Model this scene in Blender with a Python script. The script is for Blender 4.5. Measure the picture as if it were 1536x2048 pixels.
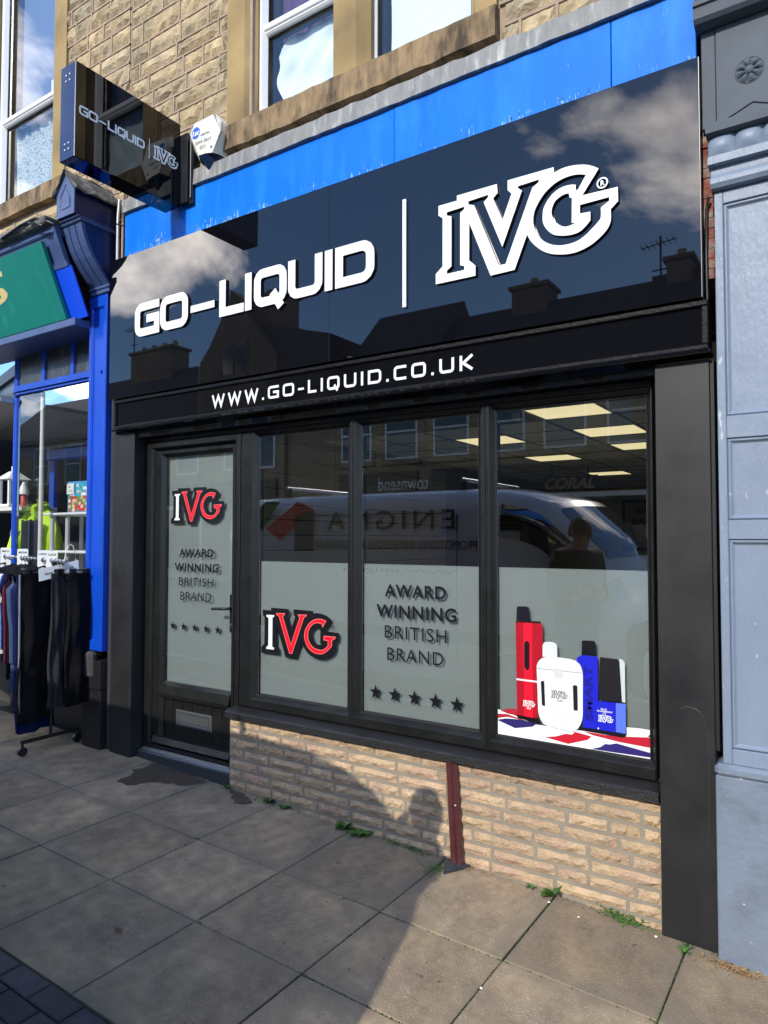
import bpy, math, random
from mathutils import Vector, Matrix
random.seed(7)
R = random.Random(11)
for o in list(bpy.data.objects):
    bpy.data.objects.remove(o)
SC = bpy.context.scene
COL = SC.collection

# ------------------------------------------------------------------ camera, sky, sun, exposure
cam = bpy.data.cameras.new('camera')
camo = bpy.data.objects.new('camera', cam)
COL.objects.link(camo)
yaw, pitch, roll = math.radians(33.4677), math.radians(2.1765), math.radians(0.0822)
fw = Vector((-math.sin(yaw) * math.cos(pitch), math.cos(yaw) * math.cos(pitch), math.sin(pitch)))
r0 = Vector((math.cos(yaw), math.sin(yaw), 0)); u0 = r0.cross(fw)
r1 = r0 * math.cos(roll) + u0 * math.sin(roll); u1 = u0 * math.cos(roll) - r0 * math.sin(roll)
m = Matrix((r1, u1, -fw)).transposed().to_4x4()
m.translation = Vector((0, -3.3, 1.761))
camo.matrix_world = m
cam.sensor_fit = 'VERTICAL'; cam.sensor_height = 24.0; cam.lens = 24.0 * 1404.69 / 2048
cam.clip_start = 0.05; cam.clip_end = 2000
SC.camera = camo

SUN_EL = math.atan(0.60)
world = bpy.data.worlds.new('World'); SC.world = world
world.use_nodes = True
wn, wl_ = world.node_tree.nodes, world.node_tree.links
wn.clear()
def wnode(t, **k):
    n = wn.new(t)
    for a, b in k.items():
        setattr(n, a, b)
    return n
w_out = wnode('ShaderNodeOutputWorld'); w_bg = wnode('ShaderNodeBackground')
sky = wnode('ShaderNodeTexSky', sky_type='NISHITA', sun_disc=False)
sky.sun_elevation = SUN_EL; sky.sun_rotation = math.pi; sky.air_density = 1.0; sky.dust_density = 0.1; sky.ozone_density = 6.0
w_tc = wnode('ShaderNodeTexCoord')
w_sep = wnode('ShaderNodeSeparateXYZ')
wl_.new(w_tc.outputs['Generated'], w_sep.inputs[0])
def wmath(op, a, b=None, clamp=False):
    n = wnode('ShaderNodeMath', operation=op, use_clamp=clamp)
    for i, v in enumerate((a, b)):
        if v is None:
            continue
        if isinstance(v, (int, float)):
            n.inputs[i].default_value = v
        else:
            wl_.new(v, n.inputs[i])
    return n.outputs[0]
# clouds: a layer at one height, so the noise lives on direction / elevation
zz = wmath('ADD', wmath('MAXIMUM', w_sep.outputs[2], 0.0), 0.22)
cx = wmath('DIVIDE', w_sep.outputs[0], zz); cy = wmath('DIVIDE', w_sep.outputs[1], zz)
w_cmb = wnode('ShaderNodeCombineXYZ'); wl_.new(cx, w_cmb.inputs[0]); wl_.new(cy, w_cmb.inputs[1]); w_cmb.inputs[2].default_value = 3.7
w_n1 = wnode('ShaderNodeTexNoise'); w_n1.inputs['Scale'].default_value = 1.15; w_n1.inputs['Detail'].default_value = 9; w_n1.inputs['Roughness'].default_value = 0.56
w_n1.inputs['Distortion'].default_value = 0.3
wl_.new(w_cmb.outputs[0], w_n1.inputs['Vector'])
def cloud_bank(u, v, ru, rv):
    """soft bank of cloud round the direction (u, -1, v)"""
    d = Vector((u, -1.0, v)).normalized(); z = max(d.z, 0) + 0.22
    a = wmath('DIVIDE', wmath('SUBTRACT', cx, d.x / z), ru); b = wmath('DIVIDE', wmath('SUBTRACT', cy, d.y / z), rv)
    q = wmath('ADD', wmath('MULTIPLY', a, a), wmath('MULTIPLY', b, b))
    return wmath('SUBTRACT', 1.0, wmath('MINIMUM', q, 1.0))
banks = None
for args in ((-1.22, 0.60, .42, .40), (-0.50, 0.62, .34, .22), (-0.17, 0.50, .26, .26), (-1.5, .33, .3, .5), (0.2, 1.25, .45, .45)):
    bnk = cloud_bank(*args)
    banks = bnk if banks is None else wmath('MAXIMUM', banks, bnk)
dens = wmath('ADD', w_n1.outputs[0], wmath('MULTIPLY', banks, 0.155))
w_ramp = wnode('ShaderNodeValToRGB')
w_ramp.color_ramp.elements[0].position = 0.58; w_ramp.color_ramp.elements[1].position = 0.80
wl_.new(dens, w_ramp.inputs[0])
w_cl = wnode('ShaderNodeValToRGB')
w_cl.color_ramp.elements[0].position = .35; w_cl.color_ramp.elements[0].color = (.38, .36, .36, 1)
w_cl.color_ramp.elements[1].position = .75; w_cl.color_ramp.elements[1].color = (1, .97, .93, 1)
w_n2 = wnode('ShaderNodeTexNoise'); w_n2.inputs['Scale'].default_value = 2.6; w_n2.inputs['Detail'].default_value = 5
wl_.new(w_cmb.outputs[0], w_n2.inputs['Vector']); wl_.new(w_n2.outputs[0], w_cl.inputs[0])
w_clm = wnode('ShaderNodeMix', data_type='RGBA', blend_type='MULTIPLY'); w_clm.inputs[0].default_value = 1
wl_.new(w_cl.outputs[0], w_clm.inputs[6]); w_clm.inputs[7].default_value = (104, 98, 90, 1)
w_hs = wnode('ShaderNodeHueSaturation'); w_hs.inputs['Saturation'].default_value = 1.04; wl_.new(sky.outputs[0], w_hs.inputs['Color'])
w_mix = wnode('ShaderNodeMix', data_type='RGBA')
wl_.new(w_ramp.outputs[0], w_mix.inputs[0]); wl_.new(w_hs.outputs[0], w_mix.inputs[6]); wl_.new(w_clm.outputs[2], w_mix.inputs[7])
wl_.new(w_mix.outputs[2], w_bg.inputs[0]); w_bg.inputs[1].default_value = 0.15
wl_.new(w_bg.outputs[0], w_out.inputs[0])

sun = bpy.data.lights.new('sun', 'SUN'); sun.energy = 2.0; sun.angle = math.radians(0.53); sun.color = (1.0, 0.925, 0.79)
suno = bpy.data.objects.new('sun', sun); COL.objects.link(suno)
suno.rotation_euler = Vector((0.015, 1.0, -0.60)).to_track_quat('-Z', 'Y').to_euler()
suno.location = (0, -30, 30)

SC.view_settings.view_transform = 'Standard'; SC.view_settings.look = 'None'
SC.view_settings.exposure = 1.0; SC.view_settings.gamma = 1.0; SC.view_settings.use_curve_mapping = False
SC.render.engine = 'CYCLES'
SC.cycles.use_denoising = True
SC.cycles.max_bounces = 8; SC.cycles.transparent_max_bounces = 12
SC.cycles.sample_clamp_indirect = 6.0
SC.cycles.caustics_reflective = False; SC.cycles.caustics_refractive = False

# ------------------------------------------------------------------ materials
def mat(name, col, rough=.6, metal=0.0, spec=.5, var=0.0, vscale=6.0, col2=None, c2=(.45, .65), c2scale=4.0, bump=0.0, bscale=40.0,
        bdetail=6, rnd=0.0, coat=0.0, ior=None, stretch=(1, 1, 1), speck=None, bump2=0.0, b2scale=8.0, sheen=0.0, roughvar=0.0):
    mt = bpy.data.materials.new(name); mt.use_nodes = True
    n, l = mt.node_tree.nodes, mt.node_tree.links
    p = n['Principled BSDF']
    p.inputs['Roughness'].default_value = rough; p.inputs['Metallic'].default_value = metal
    p.inputs['Specular IOR Level'].default_value = spec; p.inputs['Coat Weight'].default_value = coat
    p.inputs['Coat Roughness'].default_value = 0.05
    if sheen: p.inputs['Sheen Weight'].default_value = sheen
    if ior: p.inputs['IOR'].default_value = ior
    tc = n.new('ShaderNodeTexCoord'); mp = n.new('ShaderNodeMapping'); mp.inputs['Scale'].default_value = stretch
    l.new(tc.outputs['Object'], mp.inputs[0])
    def noise(sc, det=5, rg=.6):
        q = n.new('ShaderNodeTexNoise'); q.inputs['Scale'].default_value = sc; q.inputs['Detail'].default_value = det; q.inputs['Roughness'].default_value = rg
        l.new(mp.outputs[0], q.inputs['Vector']); return q.outputs[0]
    cur = n.new('ShaderNodeRGB'); cur.outputs[0].default_value = (*col, 1); cur = cur.outputs[0]
    def mixc(fac, a, b, mode='MIX'):
        q = n.new('ShaderNodeMix'); q.data_type = 'RGBA'; q.blend_type = mode
        if isinstance(fac, (int, float)): q.inputs[0].default_value = fac
        else: l.new(fac, q.inputs[0])
        for i, v in ((6, a), (7, b)):
            if isinstance(v, tuple): q.inputs[i].default_value = (*v, 1)
            else: l.new(v, q.inputs[i])
        return q.outputs[2]
    def rng(v, a, b, c, d):
        q = n.new('ShaderNodeMapRange'); l.new(v, q.inputs[0])
        for i, x in enumerate((a, b, c, d)): q.inputs[i + 1].default_value = x
        return q.outputs[0]
    if col2:
        cur = mixc(rng(noise(c2scale), c2[0], c2[1], 0, 1), cur, col2)
    if speck:
        scol, sscale, lo, hi = speck
        cur = mixc(rng(noise(sscale, 2), lo, hi, 0, 1), cur, scol)
    if var:
        v = rng(noise(vscale), .3, .7, 1 - var, 1 + var)
        q = n.new('ShaderNodeHueSaturation'); l.new(cur, q.inputs['Color']); l.new(v, q.inputs['Value']); cur = q.outputs[0]
    if rnd:
        oi = n.new('ShaderNodeObjectInfo'); v = rng(oi.outputs['Random'], 0, 1, 1 - rnd, 1 + rnd)
        q = n.new('ShaderNodeHueSaturation'); l.new(cur, q.inputs['Color']); l.new(v, q.inputs['Value']); cur = q.outputs[0]
    l.new(cur, p.inputs['Base Color'])
    if roughvar:
        l.new(rng(noise(vscale * 2), .3, .7, max(0, rough - roughvar), rough + roughvar), p.inputs['Roughness'])
    last = None
    for st, sc, dist in ((bump2, b2scale, .02), (bump, bscale, .006)):
        if st:
            bp = n.new('ShaderNodeBump'); bp.inputs['Strength'].default_value = st; bp.inputs['Distance'].default_value = dist
            l.new(noise(sc, bdetail, .62), bp.inputs['Height'])
            if last: l.new(last, bp.inputs['Normal'])
            last = bp.outputs[0]
    if last: l.new(last, p.inputs['Normal'])
    mt['p'] = 1
    return mt

def glass_mat(name, tint=(1, 1, 1), k=1.8, rough=0.0, dirt=0.0):
    mt = bpy.data.materials.new(name); mt.use_nodes = True
    n, l = mt.node_tree.nodes, mt.node_tree.links; n.clear()
    out = n.new('ShaderNodeOutputMaterial'); tr = n.new('ShaderNodeBsdfTransparent'); gl = n.new('ShaderNodeBsdfGlossy')
    tr.inputs[0].default_value = (*tint, 1); gl.inputs['Roughness'].default_value = rough
    fr = n.new('ShaderNodeFresnel'); ge = n.new('ShaderNodeNewGeometry')
    mi = n.new('ShaderNodeMapRange'); mi.inputs[3].default_value = 1.5; mi.inputs[4].default_value = 1 / 1.5   # same reflectance from both sides
    l.new(ge.outputs['Backfacing'], mi.inputs[0]); l.new(mi.outputs[0], fr.inputs[0])
    mu = n.new('ShaderNodeMath'); mu.operation = 'MULTIPLY'; mu.use_clamp = True; mu.inputs[1].default_value = k
    l.new(fr.outputs[0], mu.inputs[0])
    mx = n.new('ShaderNodeMixShader'); l.new(mu.outputs[0], mx.inputs[0]); l.new(tr.outputs[0], mx.inputs[1]); l.new(gl.outputs[0], mx.inputs[2])
    l.new(mx.outputs[0], out.inputs[0])
    return mt

def emit_mat(name, col, s):
    mt = bpy.data.materials.new(name); mt.use_nodes = True
    p = mt.node_tree.nodes['Principled BSDF']
    p.inputs['Base Color'].default_value = (*col, 1); p.inputs['Emission Color'].default_value = (*col, 1); p.inputs['Emission Strength'].default_value = s
    return mt

def paint_worn(name, col, zlo, zhi, flake=(.22, .42, .70), dark=(.02, .06, .16), amount=.5):
    """paint that flakes in vertical streaks towards the board's lower edge"""
    mt = mat(name, col, rough=.5, var=.10, vscale=3, bump=.10, bscale=60, stretch=(1, 1, .25), spec=.14, col2=(.02, .235, .80), c2=(.48, .72), c2scale=5)
    n, l = mt.node_tree.nodes, mt.node_tree.links; p = n['Principled BSDF']
    src = p.inputs['Base Color'].links[0].from_socket
    tc = n.new('ShaderNodeTexCoord'); sp = n.new('ShaderNodeSeparateXYZ'); l.new(tc.outputs['Object'], sp.inputs[0])
    mr = n.new('ShaderNodeMapRange'); l.new(sp.outputs[2], mr.inputs[0])
    for i, x in enumerate((zlo, zhi, amount * .24, -.10)): mr.inputs[i + 1].default_value = x
    mp = n.new('ShaderNodeMapping'); mp.inputs['Scale'].default_value = (120, 120, 16); l.new(tc.outputs['Object'], mp.inputs[0])
    ns = n.new('ShaderNodeTexNoise'); ns.inputs['Scale'].default_value = 1; ns.inputs['Detail'].default_value = 4; l.new(mp.outputs[0], ns.inputs[0])
    ns3 = n.new('ShaderNodeTexNoise'); ns3.inputs['Scale'].default_value = 4.5; ns3.inputs['Detail'].default_value = 3; l.new(tc.outputs['Object'], ns3.inputs[0])
    ad = n.new('ShaderNodeMath'); ad.operation = 'ADD'; l.new(mr.outputs[0], ad.inputs[0]); l.new(ns.outputs[0], ad.inputs[1])
    ad2 = n.new('ShaderNodeMath'); ad2.operation = 'MULTIPLY_ADD'; l.new(ns3.outputs[0], ad2.inputs[0]); ad2.inputs[1].default_value = .5; l.new(ad.outputs[0], ad2.inputs[2])
    cr = n.new('ShaderNodeValToRGB'); cr.color_ramp.elements[0].position = .93; cr.color_ramp.elements[1].position = .97; l.new(ad2.outputs[0], cr.inputs[0])
    m1 = n.new('ShaderNodeMix'); m1.data_type = 'RGBA'; l.new(cr.outputs[0], m1.inputs[0]); l.new(src, m1.inputs[6])
    nd = n.new('ShaderNodeTexNoise'); nd.inputs['Scale'].default_value = 35; l.new(tc.outputs['Object'], nd.inputs[0])
    c2 = n.new('ShaderNodeValToRGB'); c2.color_ramp.elements[0].position = .42; c2.color_ramp.elements[1].position = .5
    c2.color_ramp.elements[0].color = (*dark, 1); c2.color_ramp.elements[1].color = (*flake, 1); l.new(nd.outputs[0], c2.inputs[0])
    l.new(c2.outputs[0], m1.inputs[7]); l.new(m1.outputs[2], p.inputs['Base Color'])
    return mt

M = {}
M['stone'] = mat('buff_stone', (.47, .365, .215), .9, var=.22, vscale=9, col2=(.33, .275, .185), c2scale=3, bump=1.0, bscale=60, bump2=1.0, b2scale=16, rnd=.14, spec=.15)
M['mortar_pink'] = mat('pointing_mortar', (.36, .27, .20), .9, var=.15, vscale=10, bump=.4, bscale=80, spec=.2)
M['dressed'] = mat('dressed_sandstone', (.37, .265, .125), .88, var=.22, vscale=5, col2=(.20, .145, .075), c2scale=2.5, bump=.4, bscale=70, spec=.2)
M['sill_stone'] = mat('weathered_sill_stone', (.29, .205, .115), .9, var=.25, vscale=9, col2=(.07, .055, .04), c2=(.42, .68), c2scale=5, bump=.5, bscale=60, spec=.2, stretch=(2.5, 1, .8))
M['lead'] = mat('lead_flashing', (.21, .215, .21), .6, var=.2, vscale=12, col2=(.42, .43, .42), c2=(.52, .72), c2scale=14, bump=.35, bscale=40, stretch=(1.5, 1, .35))
M['upvc'] = mat('white_upvc', (.78, .79, .80), .35)
M['blue_board'] = paint_worn('bright_blue_paint', (.004, .165, .74), 3.895, 4.02)
M['acrylic'] = mat('black_gloss_acrylic', (.0035, .0035, .005), .012, ior=1.57)
M['black_gloss'] = mat('black_gloss_paint', (.004, .004, .005), .03)
M['black_trim'] = mat('black_painted_trim', (.005, .005, .006), .3, spec=.16, bump=.8, bscale=70)
M['white_letter'] = mat('white_acrylic', (.84, .85, .85), .35)
M['pillar'] = mat('charcoal_powder_coat', (.013, .0135, .0145), .45, spec=.4, var=.12, vscale=2, speck=((.085, .085, .09), 420, .56, .70), bump=.12, bscale=300, roughvar=.12)
M['frame'] = mat('charcoal_woodgrain_upvc', (.009, .0095, .009), .36, spec=.42, var=.2, vscale=4, bump=.2, bscale=45, roughvar=.10, speck=((.045, .044, .040), 90, .66, .78))
M['rubber'] = mat('black_rubber', (.006, .006, .006), .6)
M['alu'] = mat('brushed_aluminium', (.55, .57, .60), .32, metal=.9, bump=.2, bscale=30, stretch=(.1, 8, 8))
M['alu_dark'] = mat('dull_satin_metal', (.16, .165, .17), .38, metal=.7)
M['slate'] = mat('dark_slate_tile', (.032, .037, .046), .5, var=.2, bump=.3, bscale=30)
M['film'] = mat('frosted_film', (.285, .322, .320), .55, var=.03, vscale=2.0, spec=.3)
_p = M['film'].node_tree.nodes['Principled BSDF']                # the film is milky: light spreads sideways in it
_p.subsurface_method = 'BURLEY'; _p.inputs['Subsurface Weight'].default_value = .85
_p.inputs['Subsurface Radius'].default_value = (1, 1, 1); _p.inputs['Subsurface Scale'].default_value = .022
M['glass'] = glass_mat('clear_glass', (.92, .95, .94), 4.8)
M['glass_single'] = glass_mat('single_glass', (.95, .96, .96), 2.0)
M['glass_up'] = glass_mat('upstairs_glass', (.92, .96, .97), 2.4)
M['vinyl_black'] = mat('black_vinyl', (.006, .006, .008), .35)
M['vinyl_red'] = mat('red_vinyl', (.80, .006, .020), .4)
M['vinyl_pink'] = mat('pale_red_vinyl', (.85, .18, .18), .4)
M['vinyl_white'] = mat('white_vinyl', (.80, .82, .82), .4)
M['brick'] = mat('buff_rockface_brick', (.565, .415, .262), .9, var=.18, vscale=16, col2=(.50, .34, .245), c2=(.44, .66), c2scale=5, bump=1.0, bscale=110, bump2=1.0, b2scale=38, rnd=.13, spec=.15)
M['mortar'] = mat('grey_mortar', (.265, .232, .185), .92, var=.12, vscale=9, bump=.35, bscale=120, spec=.15)
M['sill_black'] = mat('black_bitumen_sill', (.011, .011, .012), .34, bump=.8, bscale=110, bump2=.12, b2scale=30)
M['maroon'] = mat('maroon_gloss_paint', (.075, .020, .022), .35, var=.25, vscale=14, bump=.25, bscale=40, col2=(.16, .10, .10), c2=(.66, .74), c2scale=22)
M['slab'] = mat('concrete_paving', (.43, .325, .205), .9, var=.24, vscale=11, col2=(.27, .21, .148), c2=(.38, .64), c2scale=2.8, speck=((.60, .53, .44), 150, .60, .74), bump=.9, bscale=150, rnd=.19, spec=.2)
M['paver'] = mat('dark_block_paver', (.085, .08, .085), .85, var=.25, vscale=8, speck=((.16, .16, .16), 260, .62, .72), bump=.5, bscale=170, rnd=.25, spec=.2)
M['joint'] = mat('dark_joint_fill', (.030, .030, .024), .95, var=.3, vscale=20, col2=(.035, .06, .015), c2=(.5, .62), c2scale=6, bump=.5, bscale=120)
M['moss'] = mat('moss', (.045, .085, .012), .95, var=.3, vscale=60, bump=.8, bscale=200)
M['asphalt'] = mat('asphalt', (.085, .083, .080), .9, var=.15, vscale=5, bump=.5, bscale=150)
M['kerb'] = mat('kerb_stone', (.25, .24, .22), .9, var=.15, bump=.3, bscale=80)
M['bluegrey'] = mat('weathered_blue_paint', (.060, .098, .225), .45, var=.14, vscale=6, bump=.2, bscale=40)
M['royal'] = mat('royal_blue_gloss', (.003, .062, .50), .35, var=.12, vscale=5, bump=.25, bscale=28, stretch=(1, 1, .3), col2=(.008, .09, .56), c2=(.62, .75), c2scale=9)
M['blue_painted_shade'] = mat('blue_gloss_painted_shade', (.002, .012, .085), .4, var=.12, vscale=5, bump=.15, bscale=28)  # blue paint darkened: the shade on the bracket's side is in the colour
M['royal_panel'] = mat('bright_blue_panel', (.008, .080, .80), .35)
M['green'] = mat('green_sign_paint', (.002, .20, .165), .4, var=.06, vscale=3, col2=(.02, .26, .22), c2=(.55, .75), c2scale=5, stretch=(2, 1, .5))
M['gold'] = mat('gold_leaf_letter', (.70, .56, .26), .45)
M['roofing'] = mat('mossy_lead_roofing', (.10, .098, .09), .85, var=.4, vscale=18, col2=(.24, .24, .22), c2=(.5, .66), c2scale=12, bump=1.0, bscale=40, bump2=.8, b2scale=12)
M['darkpane'] = mat('blacked_out_pane', (.035, .040, .045), .3, var=.4, vscale=9, col2=(.10, .12, .13), c2=(.58, .72), c2scale=10, stretch=(1, 1, .5))
M['black_base'] = mat('black_plinth_paint', (.012, .012, .013), .4, var=.3, bump=.3, bscale=30)
M['grey_hi'] = mat('slate_grey_paint', (.088, .106, .128), .62, var=.08, vscale=6, bump=.12, bscale=45, spec=.22)
M['grey_lo'] = mat('pale_blue_grey_paint', (.205, .255, .335), .42, var=.07, vscale=5, spec=.35, bump=.25, bscale=55, stretch=(1, 1, .4), speck=((.42, .45, .48), 34, .70, .73), bump2=.35, b2scale=14)
M['grey_plinth'] = mat('grey_painted_render', (.175, .215, .275), .42, var=.08, vscale=4, bump=.8, bscale=30, col2=(.13, .16, .20), c2=(.52, .72), c2scale=5, speck=((.45, .48, .50), 28, .70, .74))
M['alarm'] = mat('cream_plastic', (.72, .71, .64), .45)
M['navy_plastic'] = mat('navy_plastic', (.008, .02, .06), .25)
M['blue_print'] = mat('blue_print', (.03, .12, .60), .4)
M['grey_print'] = mat('grey_print', (.16, .17, .18), .5)
M['galv'] = mat('galvanised_conduit', (.42, .43, .42), .45, metal=.3, var=.1)
M['blackmetal'] = mat('black_metal', (.012, .012, .013), .35)
M['leaf'] = mat('weed_leaf', (.06, .145, .024), .55, var=.35, vscale=30, rnd=.2)
M['dryleaf'] = mat('dry_leaf', (.33, .20, .09), .8, var=.3, vscale=40, rnd=.3)
M['wet'] = mat('damp_stain', (.090, .070, .050), .45, var=.2, vscale=20, bump=.4, bscale=190)
M['paper'] = mat('white_paper', (.82, .90, .90), .8, var=.06, vscale=4)
M['lace'] = mat('lace_curtain', (.60, .64, .62), .8, col2=(.24, .29, .33), c2=(.50, .57), c2scale=60)
M['ceiling_tile'] = mat('mineral_ceiling_tile', (.75, .76, .72), .9)
M['grid'] = mat('ceiling_grid', (.12, .12, .12), .6)
M['slatwall'] = mat('beige_slatwall', (.27, .255, .21), .6)
M['room'] = mat('dim_room_plaster', (.50, .50, .47), .8)
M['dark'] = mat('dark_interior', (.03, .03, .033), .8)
M['floor'] = mat('vinyl_floor', (.42, .41, .39), .5)
M['lamp'] = emit_mat('lit_panel', (1.0, .84, .47), .50)
M['van'] = mat('silver_van_paint', (.86, .88, .90), .25, metal=.05, coat=1.0)
M['van_glass'] = mat('van_glass', (.012, .016, .018), .03, ior=4.0)
M['van_trim'] = mat('van_black_trim', (.02, .02, .02), .5)
M['van_blue'] = mat('van_blue_graphic', (.01, .02, .10), .4)
M['van_dark'] = mat('van_dark_lettering', (.02, .022, .03), .4)
M['skin'] = mat('skin', (.45, .26, .19), .5)
M['hair'] = mat('brown_hair', (.10, .06, .035), .6)
M['jacket_black'] = mat('black_cloth', (.015, .015, .02), .85, sheen=.2)
M['opp_stone'] = mat('opposite_sandstone', (.24, .19, .13), .9, var=.25, vscale=1.2, bump=.5, bscale=9)
M['opp_roof'] = mat('opposite_slates', (.06, .06, .065), .7, var=.3, vscale=3, bump=.6, bscale=8)
M['opp_white'] = mat('opposite_white_paint', (.6, .6, .58), .6)
M['opp_glass'] = mat('opposite_window_glass', (.02, .025, .03), .05, ior=1.6)

def dirty_edges(name, col, reach=.16, gum=True):
    """slabs: grime that gathers towards each piece's own edges, and old gum spots"""
    n, l = M[name].node_tree.nodes, M[name].node_tree.links; p = n['Principled BSDF']
    src = p.inputs['Base Color'].links[0].from_socket
    tc = n.new('ShaderNodeTexCoord'); sp = n.new('ShaderNodeSeparateXYZ'); l.new(tc.outputs['Generated'], sp.inputs[0])
    def mth(op, a, b=None):
        q = n.new('ShaderNodeMath'); q.operation = op
        for i, v in enumerate((a, b)):
            if v is None: continue
            if isinstance(v, (int, float)): q.inputs[i].default_value = v
            else: l.new(v, q.inputs[i])
        return q.outputs[0]
    fx = mth('ABSOLUTE', mth('SUBTRACT', sp.outputs[0], .5)); fy = mth('ABSOLUTE', mth('SUBTRACT', sp.outputs[1], .5))
    e = mth('MAXIMUM', fx, fy)
    ns = n.new('ShaderNodeTexNoise'); ns.inputs['Scale'].default_value = 5; ns.inputs['Detail'].default_value = 5; l.new(tc.outputs['Object'], ns.inputs['Vector'])
    e2 = mth('ADD', e, mth('MULTIPLY', mth('SUBTRACT', ns.outputs[0], .5), .55))
    mr = n.new('ShaderNodeMapRange'); l.new(e2, mr.inputs[0])
    for i, v in enumerate((.5 - reach, .54, 0, .75)): mr.inputs[i + 1].default_value = v
    mx = n.new('ShaderNodeMix'); mx.data_type = 'RGBA'; l.new(mr.outputs[0], mx.inputs[0]); l.new(src, mx.inputs[6]); mx.inputs[7].default_value = (*col, 1)
    cur = mx.outputs[2]
    if gum:
        vo = n.new('ShaderNodeTexVoronoi'); vo.inputs['Scale'].default_value = 2.3; l.new(tc.outputs['Object'], vo.inputs['Vector'])
        g = n.new('ShaderNodeMapRange'); l.new(vo.outputs['Distance'], g.inputs[0])
        for i, v in enumerate((.030, .045, .6, 0)): g.inputs[i + 1].default_value = v
        m2 = n.new('ShaderNodeMix'); m2.data_type = 'RGBA'; l.new(g.outputs[0], m2.inputs[0]); l.new(cur, m2.inputs[6]); m2.inputs[7].default_value = (.12, .115, .11, 1); cur = m2.outputs[2]
    l.new(cur, p.inputs['Base Color'])
dirty_edges('slab', (.25, .208, .155))
dirty_edges('paver', (.045, .045, .05), gum=False)

# ------------------------------------------------------------------ helpers
def wloc(o):
    v = Vector((0, 0, 0))
    while o is not None:
        v += o.location; o = o.parent
    return v

def tag(o, label=None, cat=None, group=None, kind=None):
    for k, v in (('label', label), ('category', cat), ('group', group), ('kind', kind)):
        if v: o[k] = v
    return o

def thing(name, loc, label, cat, group=None, kind=None):
    o = bpy.data.objects.new(name, None); COL.objects.link(o); o.location = loc; o.empty_display_size = .1
    return tag(o, label, cat, group, kind)

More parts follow.
